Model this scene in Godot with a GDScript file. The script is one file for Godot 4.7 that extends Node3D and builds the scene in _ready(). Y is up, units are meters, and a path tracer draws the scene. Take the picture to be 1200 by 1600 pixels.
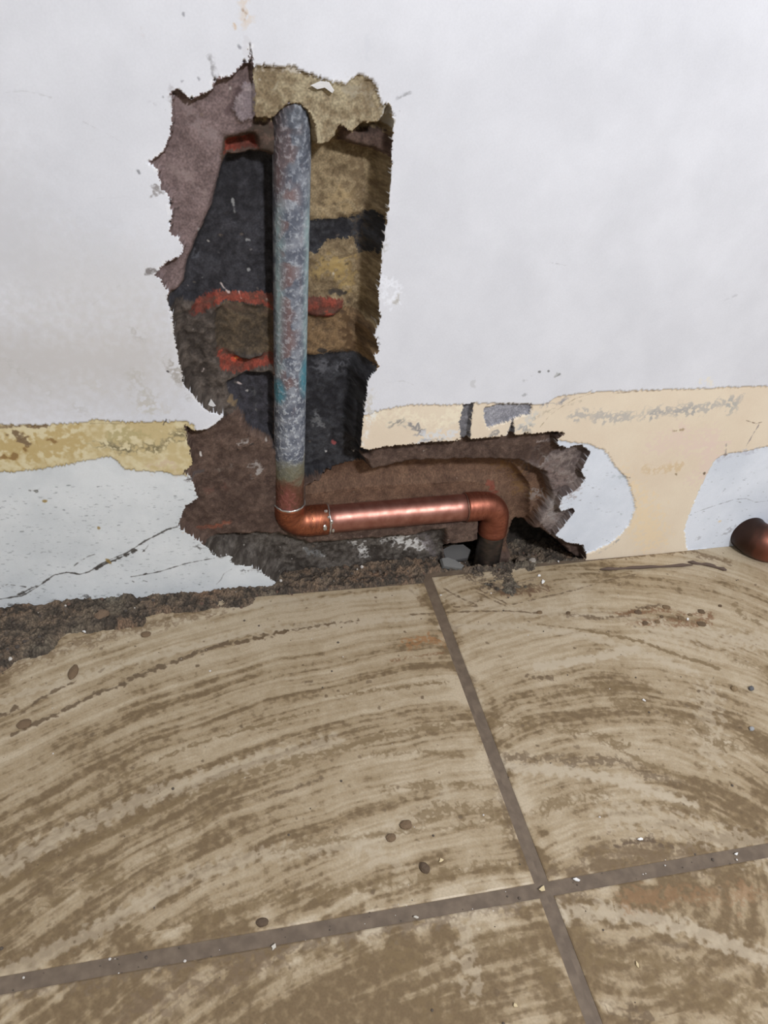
extends Node3D

# 1 texel = 0.5 mm; the wall picture spans x -0.22..0.58 and y -0.04..0.46, the floor picture the same x and z -0.06..0.44
const TW := 1600
const TH := 1000
const X0 := -220.0
const WALL_TOP := 460.0
const FLOOR_BACK := -60.0

var col := PackedByteArray()
var relief := PackedByteArray()
var rough := PackedByteArray()
var lab := PackedByteArray()
var fine := PackedByteArray()
var mid := PackedByteArray()
var broad := PackedByteArray()
var grain := PackedByteArray()
var on_wall := true
var taken := {}
var rng := RandomNumberGenerator.new()


func _ready() -> void:
	rng.seed = 77
	# ---- camera, light, exposure
	var cam := Camera3D.new()
	cam.name = "camera"
	cam.transform = Transform3D(Basis(Vector3(0.97234, 0.08022, 0.21935), Vector3(0.06764, 0.80221, -0.59320), Vector3(-0.22355, 0.59163, 0.77460)), Vector3(0, 0.41, 0.447))
	cam.fov = 68.28
	cam.near = 0.02
	cam.far = 20.0
	add_child(cam)
	cam.current = true
	var env := Environment.new()
	env.background_mode = Environment.BG_COLOR
	env.background_color = Color(0.5, 0.52, 0.55)
	env.tonemap_mode = Environment.TONE_MAPPER_LINEAR
	env.tonemap_exposure = 0.97
	env.sdfgi_enabled = true
	env.ssao_enabled = true
	env.ssil_enabled = true
	var we := WorldEnvironment.new()
	we.name = "world_environment"
	we.environment = env
	add_child(we)
	var lamp := AreaLight3D.new()
	lamp.name = "ceiling_panel_light"
	lamp.area_size = Vector2(0.58, 0.58)
	lamp.light_energy = 1.28
	lamp.light_color = Color(0.94, 0.968, 1.0)
	lamp.shadow_enabled = true
	lamp.set("area_range", 12.0)
	lamp.set("area_attenuation", 2.0)
	lamp.position = Vector3(1.15, 2.455, 1.75)
	lamp.rotation_degrees = Vector3(-90, 0, 0)
	add_child(lamp)

	var added_bulb := OmniLight3D.new()  # unseen lamp, added so that the light falls off across the wall
	added_bulb.name = "added_low_light"
	added_bulb.light_energy = 1.06
	added_bulb.light_color = Color(0.965, 0.975, 1.0)
	added_bulb.light_size = 0.055
	added_bulb.omni_range = 12.0
	added_bulb.omni_attenuation = 2.0
	added_bulb.shadow_enabled = true
	added_bulb.position = Vector3(0.36, 0.92, 0.90)
	add_child(added_bulb)

	# ---- large structure
	make_noise()
	build_wall()
	build_floor()
	build_room()
	# ---- objects
	build_dirt()
	build_pipe_run()
	build_right_elbow()
	build_debris()


# ------------------------------------------------------------------ helpers
func numbered(called: String) -> String:
	if not taken.has(called):
		taken[called] = 0
		return called
	taken[called] += 1
	return "%s_%03d" % [called, taken[called]]


func place(o: Node3D, called: String, parent: Node = null) -> void:
	o.name = numbered(called) if parent == null else StringName(called)
	if parent == null:
		add_child(o, true)
	else:
		parent.add_child(o, true)


func obj(called: String, mesh: Mesh, mat: Material, parent: Node = null) -> MeshInstance3D:
	var m := MeshInstance3D.new()
	m.mesh = mesh
	if mat != null:
		m.material_override = mat
	place(m, called, parent)
	return m


func tag(o: Node, label: String, category: String, group := "") -> void:
	o.set_meta("label", label)
	o.set_meta("category", category)
	if group != "":
		o.set_meta("group", group)


func structure(o: Node) -> void:
	o.set_meta("kind", "structure")


func plain(c: Color, r: float, metal := 0.0) -> StandardMaterial3D:
	var m := StandardMaterial3D.new()
	m.albedo_color = c
	m.roughness = r
	m.metallic = metal
	return m


func noise_image(s: int, freq: float, oct: int, w := TW, h := TH) -> Image:
	var n := FastNoiseLite.new()
	n.seed = s
	n.noise_type = FastNoiseLite.TYPE_SIMPLEX_SMOOTH
	n.frequency = freq
	n.fractal_type = FastNoiseLite.FRACTAL_FBM
	n.fractal_octaves = oct
	return n.get_image(w, h)


func make_noise() -> void:
	fine = noise_image(11, 0.075, 4).get_data()
	mid = noise_image(12, 0.022, 4).get_data()
	broad = noise_image(13, 0.006, 3).get_data()
	grain = noise_image(14, 0.3, 2).get_data()


func tex(data: PackedByteArray, fmt: int) -> ImageTexture:
	return ImageTexture.create_from_image(Image.create_from_data(TW, TH, false, fmt, data))


func to_px(p: PackedFloat32Array) -> PackedVector2Array:
	var out := PackedVector2Array()
	for i in range(0, p.size(), 2):
		var v := (WALL_TOP - p[i + 1]) if on_wall else (p[i + 1] - FLOOR_BACK)
		out.append(Vector2((p[i] - X0) * 2.0, v * 2.0))
	return out


# scanline fill of a millimetre outline into the label map; with clip it only recolours what already lies inside the broken-out hole
func region(p: PackedFloat32Array, value: int, clip := true) -> void:
	var q := to_px(p)
	var n := q.size()
	var top := 1e9
	var low := -1e9
	for v in q:
		top = minf(top, v.y)
		low = maxf(low, v.y)
	for y in range(maxi(0, int(top)), mini(TH - 1, int(low) + 1) + 1):
		var yc := y + 0.5
		var xs: Array[float] = []
		for i in n:
			var a := q[i]
			var b := q[(i + 1) % n]
			if (a.y <= yc) != (b.y <= yc):
				xs.append(a.x + (yc - a.y) / (b.y - a.y) * (b.x - a.x))
		xs.sort()
		for k in range(0, xs.size() - 1, 2):
			for x in range(clampi(int(xs[k] + 0.5), 0, TW), clampi(int(xs[k + 1] + 0.5), 0, TW)):
				var i := y * TW + x
				var l := lab[i]
				if not clip or l >= 3 and l != 15 and l != 18 and l != 19 and l != 21:
					lab[i] = value


# a mark with a ragged edge along a polyline: stain, crack, smear; cut thresholds it by noise so that it breaks up
func stroke(p: PackedFloat32Array, width: float, c: Color, alpha: float, ragged := 0.5, broken := 0.0, lift := 0, only := -1) -> void:
	var q := to_px(p)
	var w := width * (1.0 if on_wall else 1.5) # in texels of half a millimetre, to either side
	var cr := int(c.r * 255.0)
	var cg := int(c.g * 255.0)
	var cb := int(c.b * 255.0)
	var reach := w * (1.0 + ragged) + 1.0
	for s in maxi(1, q.size() - 1):
		var a := q[s]
		var b := q[mini(s + 1, q.size() - 1)]
		var d := b - a
		var l2 := maxf(d.length_squared(), 0.0001)
		var t_lo := -9.0 if s == 0 else 0.0
		var t_hi := 9.0 if s >= q.size() - 2 else 1.0
		for y in range(maxi(0, int(minf(a.y, b.y) - reach)), mini(TH, int(maxf(a.y, b.y) + reach) + 1)):
			for x in range(maxi(0, int(minf(a.x, b.x) - reach)), mini(TW, int(maxf(a.x, b.x) + reach) + 1)):
				var px := x - a.x
				var py := y - a.y
				var t := (px * d.x + py * d.y) / l2
				if t < t_lo or t >= t_hi:
					continue
				t = clampf(t, 0.0, 1.0)
				var ex := px - t * d.x
				var ey := py - t * d.y
				var i := y * TW + x
				if only >= 0 and lab[i] != only:
					continue
				var dist := sqrt(ex * ex + ey * ey) + (fine[i] - 128) * 0.0157 * ragged * w
				if dist >= w:
					continue
				var k := alpha * minf(1.0, (w - dist) / (w * (0.45 if ragged > 0.2 else 0.9) + 0.6))
				if broken > 0.0:
					k *= clampf(((0.55 * fine[i] + 0.45 * mid[i]) / 255.0 - broken) * 7.0 + 0.5, 0.0, 1.0)
				if k <= 0.004:
					continue
				var j := i * 3
				col[j] = int(col[j] + (cr - col[j]) * k)
				col[j + 1] = int(col[j + 1] + (cg - col[j + 1]) * k)
				col[j + 2] = int(col[j + 2] + (cb - col[j + 2]) * k)
				if lift != 0:
					relief[i] = clampi(relief[i] + int(lift * k), 0, 255)


func rgb(r: int, g: int, b: int) -> Color:
	return Color(r / 255.0, g / 255.0, b / 255.0)


# ------------------------------------------------------------------ the broken-out wall
func build_wall() -> void:
	on_wall = true
	lab.resize(TW * TH)
	lab.fill(0)
	# coats of the wall, from the photograph, in millimetres
	region([95.1, 147.6, 104.7, 153.3, 121.7, 157.6, 139.7, 160.8, 167.9, 159.2, 186.9, 160.0, 216.5, 157.7, 241.6, 156.7, 250.3, 162.7, 280.2, 165.7, 316.8, 165.5, 371.2, 165.2, 427.7, 165.5, 486.5, 166.3, 597.8, -50.4, 323.2, -66.1, 105.3, -51.7], 1, false)
	region([-155.5, 157.3, -123.2, 157.1, -101.2, 156.1, -74.7, 156.7, -68.6, 158.7, -47.7, 155.4, -11.8, 154.7, -7.1, 151.1, -0.7, 133.4, 45.7, -50.6, -160.6, -27.2, -198.6, -21.5], 18, false)
	region([-164.6, 119.8, -130.5, 121.4, -118.9, 121.6, -107.2, 122.3, -91.2, 124.8, -70.8, 128.5, -62.7, 129.5, -58.4, 125.7, -53.9, 118.8, -45.9, 117.2, -31.5, 115.7, -19.2, 111.2, -9.7, 112.2, 3.3, 43.4, 51.0, 5.8, 51.0, -51.4, -162.0, -33.9, -200.2, -28.0], 19, false)
	region([257.9, 126.0, 269.3, 122.5, 284.2, 120.6, 302.4, 113.7, 316.6, 97.3, 330.4, 85.2, 341.7, 67.2, 348.3, 53.4, 348.1, 36.5, 342.6, 24.5, 333.1, 14.7, 322.4, 9.4, 312.3, 6.1, 282.3, 0.6, 240.6, 32.8, 241.4, 84.2], 2, false)
	region([452.9, 108.7, 436.2, 104.7, 424.3, 104.1, 412.9, 102.3, 407.5, 97.7, 406.3, 88.3, 405.0, 75.5, 403.8, 62.4, 403.8, 45.4, 405.1, 24.2, 417.2, -0.4, 575.6, -7.2, 512.0, 116.7], 2, false)
	region([195.3, 155.5, 203.8, 157.2, 212.4, 158.4, 232.4, 157.6, 232.2, 148.6, 227.4, 147.8, 219.9, 144.9, 215.3, 143.0, 208.6, 141.2, 203.2, 138.2, 199.8, 140.5, 197.7, 147.0], 21, false)
	# chisel nicks above the floor-level slot
	region([186.8, 160.5, 179.7, 159.7, 178.6, 144.7, 183.8, 122.8, 189.3, 122.5, 187.4, 144.3], 15, false)
	region([219.8, 145.5, 217.8, 129.8, 224.0, 129.5], 15, false)
	# the hole itself, outline of the outermost coat
	var hole := hole_outline()
	region(hole, 14, false)
	# what the hole shows, painter's order
	region([36.3, 365.2, -6.8, 351.5, -21.8, 311.7, -18.4, 295.5, -16.3, 282.0, -14.0, 260.5, -24.7, 249.3, -15.6, 241.6, -2.2, 233.7, 17.3, 286.1, 18.8, 317.9, 20.7, 324.3, 36.2, 328.1, 37.5, 358.4], 3)
	region([-20.2, 240.4, -1.8, 234.4, 46.8, 234.3, 46.3, 169.5, 13.8, 151.1, 11.3, 143.7, -9.1, 126.7, -21.7, 171.7, -19.4, 228.4], 8)
	region([38.4, 357.4, 117.5, 365.0, 123.3, 343.1, 120.8, 294.3, 123.0, 225.7, 122.8, 184.2, 53.8, 185.8, 53.8, 292.6, 53.8, 333.4, 48.5, 333.2, 38.2, 332.1], 4)
	region([58.0, 221.7, 98.1, 222.3, 111.4, 216.9, 114.7, 189.1, 58.1, 187.6], 22)
	region([35.9, 361.4, 118.6, 369.0, 106.7, 345.0, 106.2, 341.2, 103.7, 337.3, 93.0, 335.9, 89.7, 331.0, 86.1, 332.5, 81.4, 334.8, 79.2, 327.4, 70.5, 323.8, 69.2, 333.0, 65.5, 340.9, 57.9, 344.5, 53.2, 342.1, 46.1, 336.6, 36.7, 335.9], 16)
	region([82.8, 333.4, 91.3, 329.6, 105.8, 331.8, 114.4, 327.2, 112.1, 318.8, 84.3, 323.8], 14)
	region([61.6, 276.2, 99.0, 279.5, 108.5, 287.3, 112.5, 277.1, 108.2, 263.3, 102.4, 257.2, 98.5, 267.1, 81.6, 265.0, 75.8, 257.0, 61.7, 258.8], 9)
	region([21.3, 314.0, 39.2, 316.6, 48.6, 315.0, 48.0, 226.5, -2.1, 229.2, -16.3, 234.1, -6.8, 242.9, -4.1, 254.7, 4.6, 273.6, 12.8, 288.3, 17.3, 305.8], 5)
	region([31.6, 351.4, 36.9, 352.3, 36.5, 334.3, 29.0, 333.4, 25.2, 338.7, 27.4, 343.6], 17)
	region([22.0, 323.0, 37.1, 325.6, 39.4, 319.2, 23.2, 316.6, 19.5, 313.2], 6)
	region([11.1, 223.6, 18.0, 228.6, 47.4, 224.2, 47.2, 192.5, 10.9, 196.0], 7)
	region([-3.3, 225.0, -0.7, 229.0, 13.5, 234.3, 47.4, 233.0, 47.3, 223.7, 33.7, 227.2, 17.2, 229.0, 0.4, 221.6], 6)
	region([10.2, 199.1, 19.7, 194.5, 29.9, 189.2, 47.1, 194.3, 47.1, 186.5, 36.1, 184.5, 25.4, 179.7, 13.1, 183.2], 6)
	region([57.8, 228.9, 82.7, 229.7, 93.7, 227.9, 93.2, 221.9, 84.0, 215.8, 57.9, 218.7], 6)
	region([15.7, 174.3, 29.8, 180.9, 47.2, 180.4, 46.8, 122.6, 34.1, 124.4, 25.9, 150.6, 17.8, 163.7], 20)
	region([58.3, 187.1, 112.1, 190.6, 115.3, 164.1, 116.4, 98.0, 58.7, 92.4], 9)
	region([-16.0, 150.6, 14.2, 151.7, 45.8, 129.8, 45.3, 50.0, -18.9, 54.7, -6.9, 83.6], 14)
	region([-26.0, 51.3, 48.3, 47.0, 73.5, 34.4, 157.9, 34.3, 184.8, 39.2, 198.9, -68.6, 42.4, -47.4, -15.8, 29.0], 11)
	region([262.1, 122.7, 302.7, 117.0, 310.6, 67.2, 295.0, 48.7, 285.8, 20.8, 268.2, 38.9, 247.5, 55.9, 239.1, 78.8, 238.0, 103.1, 247.8, 120.0], 12)
	region([293.7, 49.2, 302.2, 50.5, 304.1, 40.9, 292.3, 31.0, 288.3, 17.3, 270.6, 35.7, 279.8, 38.9], 12)
	region([70.4, 89.3, 112.1, 101.7, 152.0, 106.2, 193.6, 105.0, 237.1, 101.3, 260.7, 88.9, 273.0, 63.9, 264.0, 38.0, 256.0, 3.6, 219.7, 7.2, 213.1, 48.9, 185.8, 44.6, 71.0, 54.3], 10)
	region([110.6, 113.4, 150.0, 115.7, 190.6, 116.9, 232.4, 118.1, 275.4, 119.4, 278.5, 115.7, 261.2, 109.6, 256.0, 97.9, 235.1, 103.9, 192.1, 106.4, 150.9, 106.5, 118.4, 100.4], 14)
	region([254.0, 28.5, 268.0, 30.8, 289.7, 14.7, 307.8, -3.8, 332.2, -16.8, 333.5, -34.9, 263.1, -39.0, 249.7, -7.1], 13)
	region([188.5, 20.3, 224.8, 22.6, 235.6, -43.7, 201.5, -43.7], 13)

	var pal: Array[Color] = []
	var pb: Array[Color] = []
	for c in [
		[219, 220, 225, 210, 211, 216], [226, 212, 190, 220, 204, 182], [222, 227, 235, 208, 214, 223], [124, 107, 105, 98, 83, 81], [143, 126, 98, 106, 90, 68],
		[60, 59, 63, 40, 39, 42], [134, 66, 53, 92, 58, 49], [94, 80, 63, 66, 57, 47], [90, 81, 74, 60, 53, 48], [59, 59, 62, 39, 38, 41],
		[118, 92, 74, 90, 68, 55], [92, 86, 80, 58, 52, 47], [132, 120, 114, 90, 79, 76], [66, 60, 54, 40, 36, 32], [100, 82, 72, 72, 57, 50],
		[128, 126, 129, 100, 99, 102], [158, 146, 120, 122, 107, 84], [148, 136, 136, 124, 112, 114], [214, 202, 166, 196, 178, 134], [218, 221, 222, 204, 208, 210],
		[63, 61, 66, 44, 43, 46], [156, 156, 163, 128, 128, 135], [126, 102, 74, 94, 76, 57]]:
		pal.append(rgb(c[0], c[1], c[2]))
		pb.append(rgb(c[3], c[4], c[5]))
	var contrast := PackedFloat32Array([0.9, 1.0, 1.1, 1.6, 2.0, 1.8, 2.0, 1.8, 2.0, 2.0, 1.2, 2.2, 1.8, 1.5, 1.5, 1.6, 1.9, 1.6, 1.9, 1.2, 1.8, 1.8, 1.8])
	var depth := PackedFloat32Array([0.0, 1.1, 2.2, 6.0, 25.0, 24.0, 20.5, 20.0, 13.0, 27.0, 25.0, 17.0, 9.0, 46.0, 10.0, 5.0, 2.0, 4.0, 1.1, 2.2, 22.0, 3.0, 25.0])
	var bumpy := PackedFloat32Array([0.045, 0.06, 0.08, 0.7, 1.5, 0.9, 1.5, 1.7, 2.2, 1.6, 0.5, 2.0, 1.1, 2.0, 1.0, 0.6, 1.4, 0.7, 0.1, 0.12, 2.0, 0.3, 1.4])
	var named: Array[String] = ["painted_plaster", "cream_paint", "undercoat", "old_plaster", "sand_mortar", "sooty_brick", "brick_edge", "brick", "rough_mortar", "sooty_mortar", "pipe_imprint", "footing_mortar", "grey_plaster", "cavity_void", "brown_plaster", "chisel_nick", "mortar_lip", "plaster_flake", "cream_paint", "undercoat", "dark_brick", "grey_plaster", "brick"]

	# colour; the label is looked up through a ragged warp so that every edge breaks like plaster
	col.resize(TW * TH * 3)
	var warped := PackedByteArray()
	warped.resize(TW * TH)
	for y in TH:
		for x in TW:
			var i := y * TW + x
			var f := fine[i]
			var g := grain[i]
			var dx := (((f - 128) * mid[(i + 5000) % (TW * TH)]) >> 14) + ((g - 128) >> 6)
			var dy := (((fine[(i + 52000) % (TW * TH)] - 128) * mid[(i + 91000) % (TW * TH)]) >> 14) + ((grain[(i + 3331) % (TW * TH)] - 128) >> 6)
			var sx := x + dx
			var sy := y + dy
			if sx < 0 or sx >= TW or sy < 0 or sy >= TH:
				sx = x
				sy = y
			var l := lab[sy * TW + sx]
			warped[i] = l
			var m := (0.42 * f + 0.33 * mid[i] + 0.25 * broad[i] - 128.0) / 255.0
			if l <= 2 or l == 19:
				m = (0.12 * f + 0.25 * mid[i] + 0.63 * broad[i] - 128.0) / 255.0
			var t := clampf(0.5 + m * 2.2 * contrast[l], 0.0, 1.0)
			var k := 1.0 + (g - 128) * (0.0001 if l < 3 or l >= 18 and l < 20 else 0.0016)
			var a := pal[l]
			var b := pb[l]
			var j := i * 3
			col[j] = int(clampf((b.r + (a.r - b.r) * t) * k, 0.0, 1.0) * 255.0)
			col[j + 1] = int(clampf((b.g + (a.g - b.g) * t) * k, 0.0, 1.0) * 255.0)
			col[j + 2] = int(clampf((b.b + (a.b - b.b) * t) * k, 0.0, 1.0) * 255.0)
	var drawn := lab
	lab = warped
	wall_marks()

	# relief on a 1 mm grid
	var gw := TW / 2
	var gh := TH / 2
	var z := PackedFloat32Array()
	z.resize(gw * gh)
	for y in gh:
		for x in gw:
			var i := (y * 2) * TW + x * 2
			z[y * gw + x] = depth[lab[i]]
	# broken faces lean inward: depth grows with the distance from the outer coats
	var far := PackedFloat32Array()
	far.resize(gw * gh)
	for i in gw * gh:
		far[i] = 0.0 if depth[drawn[(i / gw) * 2 * TW + (i % gw) * 2]] < 3.5 else 999.0
	for y in range(1, gh):
		for x in range(1, gw - 1):
			var i := y * gw + x
			far[i] = minf(far[i], minf(minf(far[i - 1], far[i - gw]) + 1.0, minf(far[i - gw - 1], far[i - gw + 1]) + 1.414))
	for y in range(gh - 2, -1, -1):
		for x in range(gw - 2, 0, -1):
			var i := y * gw + x
			far[i] = minf(far[i], minf(minf(far[i + 1], far[i + gw]) + 1.0, minf(far[i + gw - 1], far[i + gw + 1]) + 1.414))
	for pass_ in 4:
		var s := far.duplicate()
		for y in range(1, gh - 1):
			for x in range(1, gw - 1):
				var i := y * gw + x
				if s[i] > 0.0 and s[i] < 20.0:
					far[i] = (s[i] * 2.0 + s[i - 1] + s[i + 1] + s[i - gw] + s[i + gw] + 0.5 * (s[i - gw - 1] + s[i - gw + 1] + s[i + gw - 1] + s[i + gw + 1])) / 8.0
	for y in gh:
		for x in gw:
			var i := y * gw + x
			if z[i] > 3.5:
				var steep := 3.2
				if y > 300 and x > 325: # the slot above the floor is undercut
					steep = 9.0
				elif y > 408:
					steep = 1.5
				z[i] = minf(z[i], 2.2 + far[i] * steep)
	for pass_ in 3: # wear the inside smooth, keep the outer coats crisp
		var s := z.duplicate()
		for y in range(1, gh - 1):
			for x in range(1, gw - 1):
				var i := y * gw + x
				if s[i] < 5.5:
					continue
				var sum := 0.0
				var n := 0
				for o in [i - 1, i + 1, i - gw, i + gw, i]:
					if s[o] >= 3.5:
						sum += s[o]
						n += 1
				z[i] = sum / n
	# the channel that the old pipe left in the mortar
	var bed := to_px([68.2, 86.2, 112.4, 90.2, 153.1, 90.4, 206.0, 89.4, 231.8, 82.2, 247.0, 64.0, 258.6, 4.9])
	for k in bed.size():
		bed[k] *= 0.5
	for y in range(330, gh):
		for x in range(270, 520):
			var i := y * gw + x
			if lab[(y * 2) * TW + x * 2] != 10:
				continue
			var best := 1e9
			for k in bed.size() - 1:
				best = minf(best, Geometry2D.get_closest_point_to_segment(Vector2(x, y), bed[k], bed[k + 1]).distance_to(Vector2(x, y)))
			if best < 12.0:
				z[i] = 19.0 + sqrt(144.0 - best * best)
			else:
				z[i] = minf(z[i], 22.0)
	for y in gh:
		for x in gw:
			var i := (y * 2) * TW + x * 2
			var n := (fine[i] - 128) * 0.4 + (mid[i] - 128) * 0.6
			z[y * gw + x] -= n / 128.0 * bumpy[lab[i]] * 1.2
	# the rim of the broken coats is a smooth line, not steps of the grid: vertices near it are drawn onto it
	var outer := PackedFloat32Array()
	outer.resize(gw * gh)
	for y in range(1, gh - 1):
		for x in range(1, gw - 1):
			var n := 0
			for oy in range(-2, 2):
				for ox in range(-2, 2):
					if depth[lab[(y * 2 + oy) * TW + x * 2 + ox]] < 3.5:
						n += 1
			outer[y * gw + x] = n / 16.0
	var shift := PackedVector2Array()
	shift.resize(gw * gh)
	var inward := PackedVector2Array()
	inward.resize(gw * gh)
	var flat := z.duplicate()
	for y in range(2, gh - 2):
		for x in range(2, gw - 2):
			var i := y * gw + x
			var gx := (outer[i + 1] - outer[i - 1]) * 0.5
			var gy := (outer[i + gw] - outer[i - gw]) * 0.5
			var l2 := gx * gx + gy * gy
			if l2 < 0.0004:
				continue
			inward[i] = Vector2(gx, gy).normalized() * -1.7
			if l2 < 0.01:
				continue
			var k := (0.5 - outer[i]) / l2
			var s := Vector2(gx, gy) * k
			if s.length() > 0.72:
				continue
			shift[i] = s
			for o in [i - 1, i + 1, i - gw, i + gw, i - gw - 1, i - gw + 1, i + gw - 1, i + gw + 1]:
				z[i] = minf(z[i], flat[o])
	var wall := Node3D.new()
	place(wall, "wall_back")
	structure(wall)
	var mat := StandardMaterial3D.new()
	mat.resource_name = "wall coats"
	mat.albedo_texture = tex(col, Image.FORMAT_RGB8)
	mat.roughness = 0.9
	mat.metallic_specular = 0.35
	mat.texture_repeat = false
	# every coat, brick and bed of mortar is a piece of its own, grown over the grid by label
	var nx := gw - 1
	var ny := gh - 1
	var owner_of := PackedInt32Array()
	owner_of.resize(nx * ny)
	owner_of.fill(-1)
	var pieces: Array = []
	var small := {}
	for y in ny:
		for x in nx:
			var q := y * nx + x
			if owner_of[q] >= 0:
				continue
			var l := lab[(y * 2 + 1) * TW + x * 2 + 1]
			var id := pieces.size()
			var cells := PackedInt32Array([q])
			owner_of[q] = id
			var at := 0
			while at < cells.size():
				var c := cells[at]
				at += 1
				var cx := c % nx
				var cy := c / nx
				for s in 4:
					var ox := cx + (1 if s == 0 else -1 if s == 1 else 0)
					var oy := cy + (1 if s == 2 else -1 if s == 3 else 0)
					if ox < 0 or oy < 0 or ox >= nx or oy >= ny:
						continue
					var o := oy * nx + ox
					if owner_of[o] < 0 and lab[(oy * 2 + 1) * TW + ox * 2 + 1] == l:
						owner_of[o] = id
						cells.append(o)
			pieces.append([l, cells])
	var merged := {}
	for p in pieces: # crumbs of a coat join the largest piece that has its name
		var key: String = named[p[0]]
		if p[1].size() > 260:
			key += ":%d" % merged.size()
			merged[key] = p[1]
		else:
			var into := "crumbs:" + key
			if not merged.has(into):
				merged[into] = PackedInt32Array()
			merged[into].append_array(p[1])
	var idx := PackedInt32Array()
	idx.resize(gw * gh)
	for key in merged:
		var cells: PackedInt32Array = merged[key]
		var called: String = key.trim_prefix("crumbs:").get_slice(":", 0)
		if key.begins_with("crumbs:"):
			called += "_crumbs"
		idx.fill(-1)
		var c0 := cells[0]
		var deep := depth[lab[((c0 / nx) * 2 + 1) * TW + (c0 % nx) * 2 + 1]] > 3.5
		var vs := PackedVector3Array()
		var ns := PackedVector3Array()
		var us := PackedVector2Array()
		var tri := PackedInt32Array()
		for c in cells:
			var cx := c % nx
			var cy := c / nx
			var g0 := cy * gw + cx
			for g in [g0, g0 + 1, g0 + gw, g0 + gw + 1]:
				if idx[g] < 0:
					idx[g] = vs.size()
					var x: int = g % gw
					var y: int = g / gw
					var sh := shift[g]
					vs.append(Vector3((X0 + x + sh.x) * 0.001, (WALL_TOP - y - sh.y) * 0.001, -z[g] * 0.001))
					if deep: # the broken face shows what lies under the coats, not the coats
						sh += inward[g]
					us.append(Vector2(((x + sh.x) * 2.0 + 0.5) / TW, ((y + sh.y) * 2.0 + 0.5) / TH))
					var xl := maxi(x - 1, 0)
					var xr := mini(x + 1, gw - 1)
					var yu := maxi(y - 1, 0)
					var yd := mini(y + 1, gh - 1)
					ns.append(Vector3((z[y * gw + xr] - z[y * gw + xl]) / (xr - xl), -(z[yd * gw + x] - z[yu * gw + x]) / (yd - yu), 1.0).normalized())
			tri.append_array(PackedInt32Array([idx[g0], idx[g0 + 1], idx[g0 + gw], idx[g0 + 1], idx[g0 + gw + 1], idx[g0 + gw]]))
		var arr := []
		arr.resize(Mesh.ARRAY_MAX)
		arr[Mesh.ARRAY_VERTEX] = vs
		arr[Mesh.ARRAY_NORMAL] = ns
		arr[Mesh.ARRAY_TEX_UV] = us
		arr[Mesh.ARRAY_INDEX] = tri
		var am := ArrayMesh.new()
		am.add_surface_from_arrays(Mesh.PRIMITIVE_TRIANGLES, arr)
		var part := obj(called, am, mat, wall)
		if key.begins_with("crumbs:"):
			part.set_meta("kind", "stuff")
	# the rest of the wall round the picture, and the masonry behind
	var white := plain(rgb(217, 219, 225), 0.85)
	slab("plain_plaster", Vector3(-1.4, -0.05, -0.012), Vector3(-0.2195, 2.5, 0.0), white, wall)
	slab("plain_plaster", Vector3(0.5785, -0.05, -0.012), Vector3(2.4, 2.5, 0.0), white, wall)
	slab("plain_plaster", Vector3(-0.2195, 0.4595, -0.012), Vector3(0.5785, 2.5, 0.0), white, wall)
	var cream := plain(rgb(224, 208, 186), 0.85)
	var buff := plain(rgb(206, 190, 150), 0.85)
	var under := plain(rgb(212, 216, 218), 0.9)
	slab("cream_paint", Vector3(0.5785, -0.04, -0.01), Vector3(2.4, 0.164, 0.0008), cream, wall)
	slab("cream_paint", Vector3(-1.4, 0.112, -0.01), Vector3(-0.2195, 0.153, 0.0006), buff, wall)
	slab("undercoat", Vector3(-1.4, -0.04, -0.01), Vector3(-0.2195, 0.112, 0.0004), under, wall)
	slab("masonry_core", Vector3(-1.4, -0.15, -0.2), Vector3(2.4, 2.5, -0.062), plain(rgb(120, 104, 96), 0.95), wall)


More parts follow.
